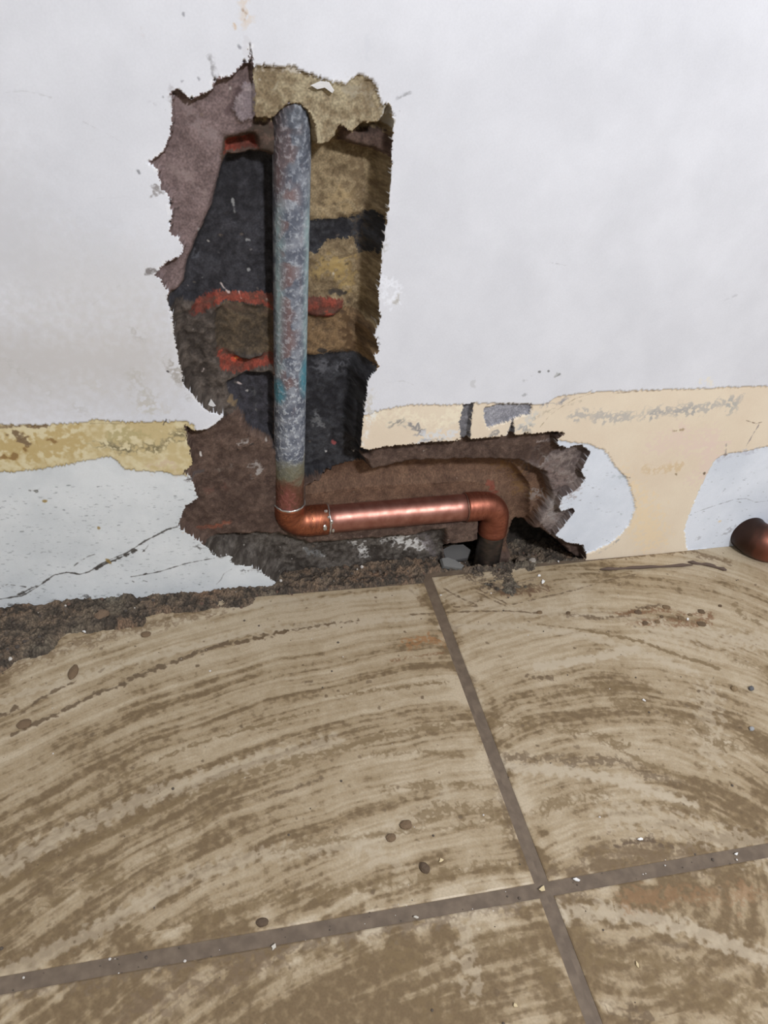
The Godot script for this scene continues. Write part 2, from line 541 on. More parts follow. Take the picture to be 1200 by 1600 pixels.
func hole_outline() -> PackedFloat32Array:
	return PackedFloat32Array([35.7, 359.1, 35.8, 363.0, 35.0, 369.0, 34.1, 360.7, 31.6, 361.4, 27.6, 356.9, 23.6, 353.9, 21.7, 353.8, 16.5, 351.8, 15.1, 348.2, 9.1, 344.8, 4.5, 343.1, 1.5, 344.7, -1.8, 347.4, -4.8, 345.5, -5.6, 339.1, -5.4, 333.8, -7.3, 326.5, -11.7, 317.1, -13.1, 316.1, -19.0, 312.1, -14.7, 309.4, -15.3, 306.2, -13.4, 301.7, -15.3, 299.7, -12.1, 298.2, -9.4, 293.9, -10.6, 283.8, -11.3, 275.4, -7.9, 274.0, -4.9, 268.4, -4.8, 265.1, -8.2, 262.2, -15.5, 259.2, -22.5, 251.8, -18.8, 249.9, -16.8, 243.9, -14.9, 241.6, -16.7, 237.3, -14.1, 229.0, -14.7, 217.7, -14.0, 207.7, -12.6, 200.9, -11.9, 190.5, -11.0, 181.6, -6.3, 174.1, -1.2, 166.5, 2.6, 161.7, 12.3, 158.4, 11.8, 156.5, 3.5, 149.1, -8.3, 146.2, -13.1, 152.3, -11.4, 136.0, -10.0, 120.1, -16.9, 113.7, -12.3, 111.3, -10.0, 102.0, -8.5, 90.9, -17.3, 84.3, -23.8, 68.9, -20.7, 63.3, -13.5, 56.1, -3.2, 44.7, 0.6, 36.9, 14.3, 36.1, 11.7, 30.0, 16.3, 26.3, 32.3, 22.6, 38.0, 14.0, 45.9, 5.1, 45.6, -58.2, 328.9, -50.7, 314.4, 7.3, 310.2, 16.3, 293.0, 20.9, 280.3, 29.7, 286.7, 42.0, 292.7, 54.8, 288.6, 57.8, 280.2, 54.5, 276.6, 60.0, 277.6, 70.2, 284.6, 73.5, 290.7, 80.6, 293.5, 87.2, 287.8, 94.3, 289.5, 102.7, 291.4, 112.0, 280.7, 119.6, 270.7, 116.7, 262.6, 119.5, 258.9, 125.9, 265.2, 130.7, 261.6, 132.5, 236.7, 132.1, 221.6, 131.3, 181.9, 129.0, 162.3, 129.0, 140.3, 127.5, 124.2, 126.8, 112.1, 124.8, 106.4, 127.3, 106.9, 148.1, 107.8, 168.0, 107.9, 179.6, 111.4, 186.1, 114.6, 189.7, 110.9, 199.0, 113.8, 200.7, 112.2, 209.7, 109.5, 212.4, 113.7, 223.6, 110.9, 237.9, 110.6, 247.7, 111.0, 257.3, 111.0, 268.1, 111.7, 278.7, 112.4, 293.3, 112.8, 306.0, 111.8, 326.5, 111.6, 336.7, 109.7, 345.4, 105.1, 345.2, 102.9, 350.3, 100.1, 355.0, 93.6, 359.1, 90.2, 358.6, 85.6, 354.2, 77.8, 354.4, 69.9, 356.0, 65.2, 357.5, 58.9, 358.6, 58.2, 360.6, 51.9, 360.0, 42.8, 360.0])


func wall_marks() -> void:
	var dark := rgb(72, 68, 64)
	# cracks in the undercoat left of the hole
	stroke([-153.2, 11.7, -137.9, 13.0, -125.6, 20.9, -113.0, 30.6, -104.1, 32.1, -95.8, 29.3, -88.9, 31.0, -80.0, 37.4, -72.0, 41.4, -60.3, 46.3, -48.2, 55.3, -38.8, 60.3, -30.8, 64.8, -24.0, 66.6], 1.5, dark, 0.95, 0.5, 0, 0)
	stroke([-84.2, 33.0, -77.0, 37.1, -69.9, 40.6, -60.5, 44.5, -54.8, 48.1], 2.2, dark, 0.95, 0.8)
	stroke([-139.7, 14.5, -132.5, 18.6, -125.5, 21.5], 1.6, dark, 0.9, 0.9)
	stroke([-50.6, 45.3, -47.6, 48.6, -45.4, 52.0], 1.4, dark, 0.9, 0.7)
	stroke([-101.5, 34.9, -95.4, 40.3, -87.7, 45.5, -83.2, 46.8], 0.9, dark, 0.7, 0.9, 0.4)
	stroke([-151.1, 22.1, -145.4, 25.2, -134.1, 21.3], 1.1, dark, 0.8, 0.9, 0.35)
	stroke([-60.7, 22.8, -51.5, 23.6, -39.8, 25.5, -29.3, 28.7, -19.8, 31.5, 0.6, 34.4], 1.0, dark, 0.9, 0.5)
	stroke([-51.5, 23.6, -50.1, 24.1], 1.6, dark, 0.9, 0.8)
	stroke([-60.3, 18.3, -59.5, 17.5], 1.5, dark, 0.9, 0.6)
	stroke([-52.5, 18.0, -49.9, 16.4], 1.0, dark, 0.8, 0.6)
	stroke([0.7, 7.8, 4.3, 12.0, 7.0, 18.3, 13.0, 22.1], 0.6, dark, 0.6, 0.5)
	for q in [[-127.2, 11.6, -121.6, 5.8, -111.1, 1.8], [-100.9, 9.6, -88.0, 5.4, -86.4, -0.0], [-150.3, 5.0, -137.8, 1.4], [-72.0, 4.7, -65.5, 1.3], [21.7, 19.9, 36.4, 16.2], [-14.8, 49.0, -3.7, 40.5]]:
		stroke(q, 4.5, rgb(96, 94, 92), 0.85, 1.0, 0.5)
	# pits dragged through the undercoat by the float, and a few rust dabs
	for n in 1300:
		var left := n < 900
		var x := rng.randf_range(-150.0, -5.0) if left else rng.randf_range(240.0, 500.0)
		var y := rng.randf_range(5.0, 108.0)
		var i := int((WALL_TOP - y) * 2.0) * TW + int((x - X0) * 2.0)
		if lab[i] != 19 and lab[i] != 2:
			continue
		var len := rng.randf_range(0.6, 2.4)
		stroke(PackedFloat32Array([x, y, x + len, y + rng.randf_range(-0.5, 0.2)]), rng.randf_range(0.4, 0.75), rgb(134, 138, 140), rng.randf_range(0.25, 0.85), 0.8)
	for q in [[-108.1, 96.6, -107.5, 95.5], [-78.0, 71.5, -77.4, 70.3], [-75.2, 40.6, -73.8, 38.0]]:
		stroke(q, 2.2, rgb(150, 126, 78), 0.85, 0.9)
	stroke([-116.5, 105.6, -111.5, 104.8], 2.0, rgb(96, 94, 88), 0.8, 1.0, 0.45)
	# left band of old cream paint: ochre at the far end, black mould at the hole
	stroke([-148.7, 141.2, -126.8, 140.0, -104.4, 138.7, -84.6, 142.4], 22.0, rgb(184, 160, 108), 0.7, 0.7, 0.3, 0, 18)
	stroke([-73.0, 141.7, -59.8, 137.1, -48.3, 132.5], 9.0, rgb(110, 102, 78), 0.85, 0.9, 0.47, 0, 18)
	stroke([-37.9, 134.9, -25.2, 139.1, -12.4, 145.4], 11.0, rgb(120, 110, 82), 0.85, 0.9, 0.48, 0, 18)
	stroke([-60.8, 145.0, -32.5, 148.3], 10.0, rgb(168, 156, 112), 0.6, 0.9, 0.4, 0, 18)
	stroke([-35.2, 120.5, -24.6, 122.9, -19.0, 113.2], 9.0, rgb(206, 184, 160), 0.7, 0.9, 0.45)
	stroke([-145.6, 154.9, -123.8, 154.8, -112.7, 155.1, -97.9, 154.4], 3.0, rgb(112, 92, 72), 0.8, 1.0, 0.4)
	stroke([-117.3, 150.7, -112.4, 146.7, -110.5, 142.8], 5.0, rgb(118, 98, 76), 0.85, 0.9, 0.3)
	for q in [[-95.7, 144.9, -94.5, 142.9], [-128.3, 132.8, -126.2, 133.7], [-112.9, 138.2, -112.3, 137.2], [-120.9, 131.9, -119.0, 133.7]]:
		stroke(q, 3.2, rgb(134, 104, 64), 0.8, 0.9)
	stroke([-26.1, 152.0, -23.7, 156.6], 1.2, dark, 0.8, 0.7)
	stroke([-71.0, 155.1, -47.8, 154.0, -11.8, 153.7], 0.9, rgb(140, 128, 100), 0.6, 1.0, 0.45)
	# right band: grey mould along the old skirting line
	stroke([115.5, 152.2, 141.0, 151.1, 165.7, 142.1, 178.4, 154.6], 12.0, rgb(240, 232, 208), 0.5, 0.9, 0.4, 0, 1)
	stroke([128.5, 145.5, 135.7, 147.2], 6.0, rgb(130, 128, 126), 0.85, 1.0, 0.5, 0, 1)
	stroke([141.8, 143.3, 149.3, 139.2, 153.7, 130.5], 7.0, rgb(134, 132, 134), 0.85, 1.0, 0.42, 0, 1)
	stroke([152.5, 132.7, 166.8, 134.1, 178.8, 135.6], 9.0, rgb(216, 218, 222), 0.85, 1.0, 0.42, 0, 1)
	stroke([154.8, 129.3, 167.2, 130.8], 5.0, rgb(120, 120, 122), 0.7, 1.0, 0.52, 0, 1)
	stroke([110.0, 131.8, 111.6, 142.2, 113.2, 152.3], 6.0, rgb(232, 232, 228), 0.8, 1.0, 0.4, 0, 1)
	stroke([204.5, 129.9, 208.7, 134.6], 6.0, rgb(140, 138, 136), 0.85, 0.9, 0.38, 0, 1)
	stroke([225.6, 133.2, 230.0, 141.7, 236.6, 146.8], 9.0, rgb(206, 202, 194), 0.85, 1.0, 0.42, 0, 1)
	stroke([227.0, 136.4, 234.5, 135.0], 7.0, rgb(150, 148, 146), 0.7, 1.0, 0.5, 0, 1)
	stroke([241.6, 156.7, 250.0, 159.5, 256.4, 158.2], 8.0, rgb(138, 138, 146), 0.85, 1.0, 0.46)
	stroke([237.1, 144.7, 244.2, 149.7, 257.5, 154.0, 272.0, 157.6], 5.0, rgb(140, 130, 112), 0.6, 1.0, 0.55)
	stroke([243.3, 137.3, 248.9, 146.8, 257.5, 154.0, 266.2, 160.0, 280.4, 164.7], 0.7, rgb(150, 134, 110), 0.8, 0.6)
	stroke([270.1, 146.4, 302.8, 142.8, 329.1, 145.5, 356.2, 147.1, 383.5, 149.3, 405.4, 151.8], 9.0, rgb(182, 177, 170), 0.85, 1.0, 0.40, 0, 1)
	stroke([335.2, 143.5, 367.5, 146.6], 8.0, rgb(166, 163, 160), 0.75, 1.0, 0.45, 0, 1)
	stroke([400.0, 150.9, 405.3, 145.0], 7.0, rgb(176, 174, 168), 0.7, 1.0, 0.4, 0, 1)
	stroke([354.8, 118.4, 402.2, 115.8, 402.2, 84.7], 26.0, rgb(222, 200, 188), 0.6, 0.8, 0.36, 0, 1)
	stroke([346.3, 91.6, 375.2, 92.8], 9.0, rgb(206, 180, 140), 0.6, 1.0, 0.45, 0, 1)
	stroke([321.6, 77.6, 353.9, 48.9, 375.8, 19.1], 30.0, rgb(232, 208, 168), 0.5, 0.7, 0.3, 0, 1)
	stroke([355.0, 127.8, 366.2, 128.4], 2.5, rgb(160, 140, 112), 0.85, 1.0, 0.45)
	stroke([399.2, 86.2, 403.0, 84.0], 2.4, rgb(104, 88, 70), 0.85, 1.0)
	stroke([375.3, 85.9, 376.9, 84.5], 1.6, rgb(140, 120, 92), 0.8, 1.0)
	stroke([334.1, 84.3, 333.1, 85.6], 1.6, rgb(96, 76, 60), 0.9, 0.8)
	stroke([432.3, 109.9, 434.0, 120.2, 435.9, 129.7], 1.4, rgb(140, 128, 128), 0.9, 0.6)
	stroke([421.9, 134.4, 432.9, 131.0, 437.3, 132.0], 0.7, rgb(110, 92, 78), 0.9, 0.8)
	stroke([416.3, 101.5, 412.6, 112.2], 2.4, rgb(160, 150, 146), 0.85, 0.8)
	stroke([413.2, 95.4, 426.3, 100.9, 443.5, 103.6], 7.0, rgb(186, 188, 198), 0.8, 1.0, 0.47)
	stroke([409.7, 42.7, 429.4, 49.4, 443.7, 53.7, 456.5, 54.1, 468.4, 49.0, 487.6, 50.3], 0.6, rgb(112, 112, 116), 0.9, 0.6)
	stroke([426.1, 57.9, 431.4, 66.9], 1.2, rgb(150, 152, 160), 0.8, 1.0, 0.4)
	stroke([459.3, 42.8, 462.3, 41.8], 1.8, rgb(112, 112, 118), 0.9, 0.9)
	stroke([438.3, 31.8, 439.9, 30.9], 2.2, rgb(226, 206, 170), 0.8, 0.9)
	stroke([424.0, 12.8, 449.9, 14.0, 459.0, 24.2], 6.0, rgb(150, 150, 154), 0.7, 1.0, 0.58)
	stroke([327.7, 6.3, 337.9, 14.0, 343.6, 22.0], 3.0, rgb(140, 142, 146), 0.7, 1.0, 0.52)
	stroke([319.7, 87.7, 329.3, 84.5], 3.0, rgb(190, 198, 204), 0.9, 0.9)
	stroke([321.9, 92.6, 328.0, 87.2, 333.3, 85.0], 0.6, rgb(110, 90, 70), 0.9, 0.8, 0.3)
	var rim := PackedFloat32Array(hole_outline())
	stroke(rim, 3.2, rgb(234, 234, 236), 0.8, 1.0, 0.5, 0, 0)
	stroke(rim, 1.4, rgb(176, 170, 164), 0.6, 1.0, 0.56, 0, 0)
	# grubby paint left of the hole, with the leftward light falloff painted in
	stroke([-135.5, 198.1, -38.8, 199.8], 90.0, rgb(194, 190, 186), 0.7, 0.12, 0.0, 0, 0)
	stroke([-84.4, 251.3, -37.5, 243.9], 70.0, rgb(202, 199, 196), 0.4, 0.12, 0.0, 0, 0)
	stroke([-106.7, 297.9, -96.7, 272.1], 80.0, rgb(202, 202, 205), 0.6, 0.12, 0.0, 0, 0)
	# marks on the painted wall
	stroke([33.6, 386.5, 34.1, 382.4, 32.7, 378.1], 5.0, rgb(212, 200, 188), 0.8, 1.0, 0.35)
	stroke([32.2, 382.8, 34.0, 381.4, 32.7, 378.6], 1.5, rgb(170, 150, 132), 0.8, 1.0)
	stroke([28.0, 376.4, 28.3, 375.9], 2.2, rgb(200, 170, 138), 0.9, 0.8)
	stroke([35.7, 359.1, 35.8, 364.4, 35.0, 369.0], 1.2, rgb(92, 88, 88), 0.9, 0.5)
	stroke([33.1, 371.1, 33.2, 360.6], 3.0, rgb(205, 204, 208), 0.7, 0.8)
	for q in [[29.9, 367.4, 30.2, 367.1], [3.5, 379.6, 3.4, 379.3], [0.7, 350.6, 1.3, 351.0], [9.0, 352.5, 9.2, 351.9], [-8.6, 337.8, -8.3, 337.5], [-9.3, 343.6, -9.1, 343.0]]:
		stroke(q, 1.3, rgb(140, 140, 146), 0.8, 0.8)
	stroke([-16.6, 371.7, -16.2, 367.5, -16.9, 365.9], 3.0, rgb(206, 203, 206), 0.6, 1.0, 0.4)
	stroke([14.6, 362.3, 15.9, 358.0, 17.3, 353.5], 3.5, rgb(130, 128, 130), 0.7, 1.0, 0.45)
	stroke([-16.1, 340.9, -13.4, 339.9], 3.0, rgb(166, 164, 168), 0.7, 1.0, 0.45)
	stroke([-4.7, 346.7, -3.9, 340.9], 5.0, rgb(150, 146, 148), 0.7, 1.0, 0.45)
	stroke([-19.4, 295.0, -17.5, 297.1, -17.8, 301.0, -14.1, 297.8], 3.2, rgb(132, 126, 124), 0.8, 1.0, 0.42)
	stroke([-25.0, 307.2, -24.5, 306.3], 1.6, rgb(130, 130, 134), 0.8, 0.8)
	stroke([-27.4, 252.1, -23.7, 254.4, -21.5, 255.1], 2.6, rgb(120, 114, 112), 0.85, 0.9)
	stroke([-22.9, 247.7, -17.9, 243.9, -16.1, 236.1], 5.0, rgb(150, 146, 142), 0.7, 1.0, 0.55)
	stroke([-38.6, 218.5, -32.1, 210.2], 5.0, rgb(176, 172, 168), 0.5, 1.0, 0.5)
	stroke([-20.0, 199.4, -13.4, 186.1, -10.5, 172.5], 8.0, rgb(158, 152, 144), 0.7, 1.0, 0.53)
	stroke([-43.5, 191.4, -35.2, 180.1, -33.0, 164.1], 10.0, rgb(182, 178, 168), 0.6, 1.0, 0.5)
	stroke([-63.3, 183.3, -46.6, 164.7, -23.1, 163.7], 12.0, rgb(196, 192, 184), 0.5, 1.0, 0.52)
	stroke([-114.2, 201.7, -96.2, 184.4, -73.3, 165.8], 8.0, rgb(186, 184, 180), 0.45, 1.0, 0.55)
	stroke([-49.3, 330.1, -40.6, 326.0, -31.8, 321.3], 0.5, rgb(180, 178, 180), 0.7, 0.8, 0.4)
	stroke([-85.8, 341.2, -74.0, 342.6, -62.7, 340.4], 0.8, rgb(184, 184, 186), 0.6, 0.9, 0.42)
	stroke([-60.0, 232.5, -48.3, 242.0, -33.4, 249.5], 0.7, rgb(186, 184, 184), 0.5, 0.9, 0.45)
	stroke([-48.2, 293.0, -31.7, 294.1], 1.5, rgb(190, 190, 192), 0.4, 0.9, 0.5)
	stroke([-20.4, 190.7, -19.6, 190.3], 1.0, rgb(70, 66, 64), 0.9, 0.8)
	stroke([113.4, 348.7, 115.1, 349.1, 119.9, 351.5], 1.6, rgb(150, 150, 154), 0.75, 1.0, 0.4)
	stroke([114.3, 342.8, 115.8, 342.3], 1.0, rgb(140, 138, 140), 0.7, 1.0)
	stroke([94.5, 365.8, 95.1, 372.1, 94.3, 374.9], 3.0, rgb(206, 208, 214), 0.5, 1.0)
	stroke([113.4, 247.7, 120.4, 247.7, 123.8, 241.6, 122.9, 233.3, 117.2, 236.3], 7.0, rgb(232, 234, 240), 0.8, 0.9, 0.3, 0, 0)
	stroke([113.2, 249.7, 118.9, 250.2, 124.9, 243.7, 124.4, 235.4, 121.2, 233.7], 3.5, rgb(178, 174, 168), 0.8, 1.0, 0.52, 0, 0)
	stroke([111.7, 278.7, 113.7, 273.1, 112.0, 259.6], 3.0, rgb(184, 182, 178), 0.7, 1.0, 0.5, 0, 0)
	stroke([108.9, 177.6, 112.4, 172.7, 109.8, 158.1], 6.0, rgb(196, 190, 178), 0.7, 1.0, 0.48, 0, 0)
	stroke([119.1, 178.2, 133.3, 179.2, 142.8, 175.1], 0.6, rgb(170, 168, 168), 0.7, 0.8, 0.4)
	stroke([183.2, 177.1, 184.6, 174.1], 3.0, rgb(196, 196, 198), 0.7, 1.0)
	stroke([222.5, 176.4, 226.9, 178.7], 2.6, rgb(176, 176, 178), 0.7, 1.0, 0.4)
	stroke([224.1, 164.2, 224.9, 164.6], 2.4, rgb(160, 160, 162), 0.7, 1.0)
	for q in [[231.8, 183.1, 232.3, 183.1], [239.1, 183.4, 239.6, 183.3], [245.6, 178.7, 247.3, 179.6, 248.5, 181.1]]:
		stroke(q, 1.4, rgb(112, 112, 112), 0.85, 0.9)
	stroke([245.5, 179.2, 248.1, 180.6], 2.6, rgb(150, 150, 146), 0.5, 0.9)
	stroke([223.0, 260.3, 234.7, 258.3], 0.6, rgb(170, 170, 174), 0.7, 0.8, 0.4)
	stroke([360.6, 234.1, 369.4, 237.8], 2.0, rgb(176, 176, 180), 0.5, 1.0, 0.45)
	stroke([368.7, 171.7, 372.2, 174.3, 376.5, 168.8], 5.0, rgb(226, 220, 208), 0.8, 0.9, 0.3)
	stroke([296.5, 163.1, 317.2, 164.4, 333.2, 164.4], 1.0, rgb(164, 148, 130), 0.7, 1.0, 0.42)
	stroke([167.8, 159.7, 196.6, 159.6, 233.8, 158.1], 0.8, rgb(150, 140, 128), 0.6, 1.0, 0.46)
	# inside the hole
	stroke([-0.9, 324.4, 0.7, 323.8], 3.0, rgb(190, 182, 180), 0.8, 1.0, 0.5)
	stroke([-7.2, 308.3, 2.6, 302.7, 9.0, 296.2], 7.0, rgb(142, 126, 122), 0.6, 0.9, 0.45)
	stroke([1.9, 340.3, 7.6, 328.5, 14.0, 324.1], 8.0, rgb(140, 126, 124), 0.55, 0.9, 0.45)
	stroke([30.2, 349.3, 25.4, 341.7, 21.8, 334.9], 3.0, rgb(88, 72, 72), 0.7, 0.8, 0.3)
	stroke([38.2, 329.0, 45.1, 329.3, 45.8, 321.3], 8.0, rgb(70, 60, 52), 0.8, 0.9, 0.3)
	stroke([42.9, 353.2, 47.9, 350.5], 7.0, rgb(176, 168, 146), 0.7, 1.0, 0.45)
	stroke([38.1, 357.8, 51.2, 358.5, 58.5, 358.4], 3.0, rgb(196, 190, 180), 0.7, 1.0, 0.42)
	stroke([86.9, 351.0, 92.0, 352.8, 97.5, 348.5], 8.0, rgb(160, 152, 134), 0.6, 1.0, 0.4)
	stroke([107.0, 341.2, 109.5, 336.6], 5.0, rgb(176, 172, 164), 0.8, 1.0, 0.3)
	stroke([78.9, 285.9, 92.3, 293.6, 96.8, 282.5], 12.0, rgb(172, 150, 112), 0.55, 1.0, 0.45)
	stroke([78.1, 246.9, 90.2, 253.1, 95.1, 238.6], 14.0, rgb(166, 142, 92), 0.7, 0.9, 0.38)
	stroke([96.9, 315.1, 101.1, 278.8, 103.5, 238.6], 12.0, rgb(104, 86, 64), 0.5, 1.0, 0.48)
	stroke([86.1, 232.3, 93.7, 231.9], 3.5, rgb(54, 50, 48), 0.85, 0.9, 0.3)
	stroke([96.2, 217.0, 101.0, 191.8], 7.0, rgb(86, 66, 46), 0.8, 0.8, 0.3)
	stroke([79.8, 190.8, 106.6, 188.4], 3.0, rgb(50, 46, 44), 0.85, 1.0, 0.4)
	stroke([75.9, 180.0, 93.8, 179.6, 100.8, 174.5], 12.0, rgb(104, 104, 108), 0.75, 1.0, 0.46)
	stroke([76.8, 145.1, 80.8, 131.7], 7.0, rgb(112, 112, 112), 0.8, 1.0, 0.45)
	stroke([89.2, 123.2, 96.4, 122.8], 4.0, rgb(116, 118, 122), 0.7, 1.0, 0.45)
	stroke([91.8, 116.5, 93.4, 114.1], 2.0, rgb(160, 80, 78), 0.8, 1.0)
	stroke([86.3, 111.2, 86.8, 108.9], 1.6, rgb(214, 212, 210), 0.9, 1.0)
	stroke([108.1, 108.0, 109.4, 111.3], 1.2, rgb(200, 196, 190), 0.9, 1.0)
	stroke([20.1, 288.4, 26.6, 285.0, 25.6, 275.8], 5.0, rgb(100, 100, 106), 0.6, 1.0, 0.5)
	stroke([2.1, 262.4, 2.7, 254.7], 5.0, rgb(90, 92, 98), 0.7, 1.0, 0.4)
	for q in [[4.1, 276.2, 4.4, 275.4], [32.8, 265.0, 34.3, 264.7], [33.1, 246.7, 33.5, 246.3], [25.6, 287.8, 25.8, 281.3]]:
		stroke(q, 1.5, rgb(160, 160, 158), 0.8, 1.0)
	for q in [[16.0, 237.9, 18.2, 234.7, 20.5, 233.0], [26.8, 233.4, 27.8, 229.7], [43.7, 228.8, 44.9, 228.0], [-4.3, 237.1, -4.0, 236.7], [2.1, 184.9, 1.2, 183.1], [23.8, 169.8, 26.4, 169.2]]:
		stroke(q, 1.3, rgb(206, 190, 182), 0.85, 0.9)
	for q in [[-2.4, 226.6, 11.4, 229.8], [35.0, 230.5, 46.5, 227.1], [36.2, 190.5, 46.3, 191.1], [78.8, 219.3, 94.1, 220.1], [9.2, 225.7, 44.9, 221.2], [11.7, 196.9, 19.7, 193.6]]:
		stroke(q, 5.0, rgb(82, 66, 56), 0.85, 1.0, 0.46)
	stroke([22.0, 189.0, 24.4, 187.1], 5.0, rgb(206, 84, 60), 0.8, 0.9, 0.3)
	stroke([22.8, 189.0, 24.1, 188.5], 1.6, rgb(220, 160, 90), 0.9, 0.9)
	stroke([-0.3, 222.4, -2.4, 225.8, 11.5, 233.1], 4.0, rgb(120, 50, 40), 0.6, 1.0, 0.4)
	stroke([18.1, 162.6, 20.5, 159.1], 4.0, rgb(140, 118, 88), 0.7, 1.0, 0.3)
	stroke([35.1, 164.4, 35.7, 149.6], 3.5, rgb(110, 110, 104), 0.7, 1.0, 0.45)
	stroke([23.3, 130.0, 29.0, 130.7], 5.0, rgb(170, 166, 162), 0.8, 1.0, 0.46)
	stroke([29.4, 110.5, 35.8, 113.3, 37.4, 106.1, 32.8, 100.9], 4.5, rgb(164, 160, 156), 0.8, 1.0, 0.48)
	stroke([7.0, 108.2, 16.0, 111.4], 5.0, rgb(128, 122, 114), 0.6, 1.0, 0.5)
	stroke([21.8, 124.8, 32.0, 128.5], 1.6, rgb(50, 42, 38), 0.8, 0.9)
	stroke([-3.9, 124.3, -3.7, 121.1], 1.6, rgb(222, 218, 212), 0.95, 0.5)
	stroke([-15.9, 107.0, -6.3, 107.4, -2.7, 109.3], 3.0, rgb(84, 76, 74), 0.85, 0.8)
	stroke([-9.3, 59.9, 4.5, 58.6, 12.1, 61.5], 4.0, rgb(138, 84, 66), 0.8, 1.0, 0.38)
	stroke([-2.8, 92.3, 10.8, 94.1], 8.0, rgb(112, 78, 68), 0.5, 1.0, 0.4)
	stroke([-20.3, 60.9, -18.8, 61.9], 1.6, rgb(206, 200, 190), 0.9, 0.9)
	stroke([113.4, 24.3, 120.7, 18.9, 123.4, 11.8], 8.0, rgb(206, 204, 200), 0.9, 1.0, 0.38)
	stroke([140.0, 27.8, 159.6, 23.2, 168.8, 15.5], 11.0, rgb(206, 204, 200), 0.9, 1.0, 0.40)
	stroke([74.1, 21.5, 84.6, 18.4], 7.0, rgb(128, 130, 130), 0.7, 1.0, 0.42)
	stroke([170.0, 29.0, 181.6, 7.2], 9.0, rgb(112, 104, 106), 0.6, 1.0, 0.4)
	for n in 150: # flecks of white plaster caught in the footing
		var p := PackedFloat32Array([rng.randf_range(0.0, 190.0), rng.randf_range(-6.0, 46.0)])
		var i := int((WALL_TOP - p[1]) * 2.0) * TW + int((p[0] - X0) * 2.0)
		if lab[i] == 11 or lab[i] == 14:
			stroke(p, rng.randf_range(0.4, 0.9), rgb(196, 190, 182), 0.8, 0.8)
	for n in 420: # crumbs and lime flecks over the broken faces
		var p := PackedFloat32Array([rng.randf_range(-30.0, 330.0), rng.randf_range(20.0, 360.0)])
		var i := int((WALL_TOP - p[1]) * 2.0) * TW + int((p[0] - X0) * 2.0)
		var l := lab[i]
		if l >= 3 and l != 15 and l != 18 and l != 19 and l != 21 and l != 13:
			var s := rng.randf()
			p.append_array(PackedFloat32Array([p[0] + rng.randf_range(-1.2, 1.2), p[1] + rng.randf_range(-0.8, 0.8)]))
			if n % 3 == 0:
				stroke(p, 0.4 + s * s * 0.9, rgb(186, 180, 172), 0.35 + 0.4 * s, 0.9)
			else:
				stroke(p, 0.5 + s * 1.6, rgb(44, 40, 37) if n % 3 == 1 else rgb(132, 116, 100), 0.45, 1.0, 0.35)
	stroke([249.6, 93.8, 267.7, 86.5, 282.2, 72.9], 16.0, rgb(134, 116, 110), 0.6, 1.0, 0.42)
	stroke([263.5, 55.0, 267.1, 64.4, 277.9, 47.2], 13.0, rgb(152, 146, 142), 0.7, 1.0, 0.42)
	stroke([248.5, 111.7, 258.3, 104.1], 6.0, rgb(140, 136, 132), 0.6, 1.0, 0.46)
	stroke([245.8, 111.9, 255.4, 87.3, 249.2, 69.0], 8.0, rgb(74, 62, 58), 0.6, 1.0, 0.4)
	stroke([220.8, 101.7, 231.4, 102.8], 6.0, rgb(142, 120, 118), 0.7, 1.0, 0.5)
	stroke([131.9, 99.4, 183.4, 98.6, 215.6, 96.6], 5.0, rgb(132, 78, 56), 0.6, 1.0, 0.35)
	stroke([221.9, 72.2, 227.6, 65.4], 5.0, rgb(140, 72, 58), 0.6, 1.0, 0.3)
	stroke([230.8, 87.2, 247.2, 79.9, 252.8, 60.3], 10.0, rgb(136, 104, 66), 0.6, 1.0, 0.35)


func slab(called: String, a: Vector3, b: Vector3, mat: Material, parent: Node = null) -> MeshInstance3D:
	var bm := BoxMesh.new()
	bm.size = b - a
	var o := obj(called, bm, mat, parent)
	o.position = (a + b) * 0.5
	return o


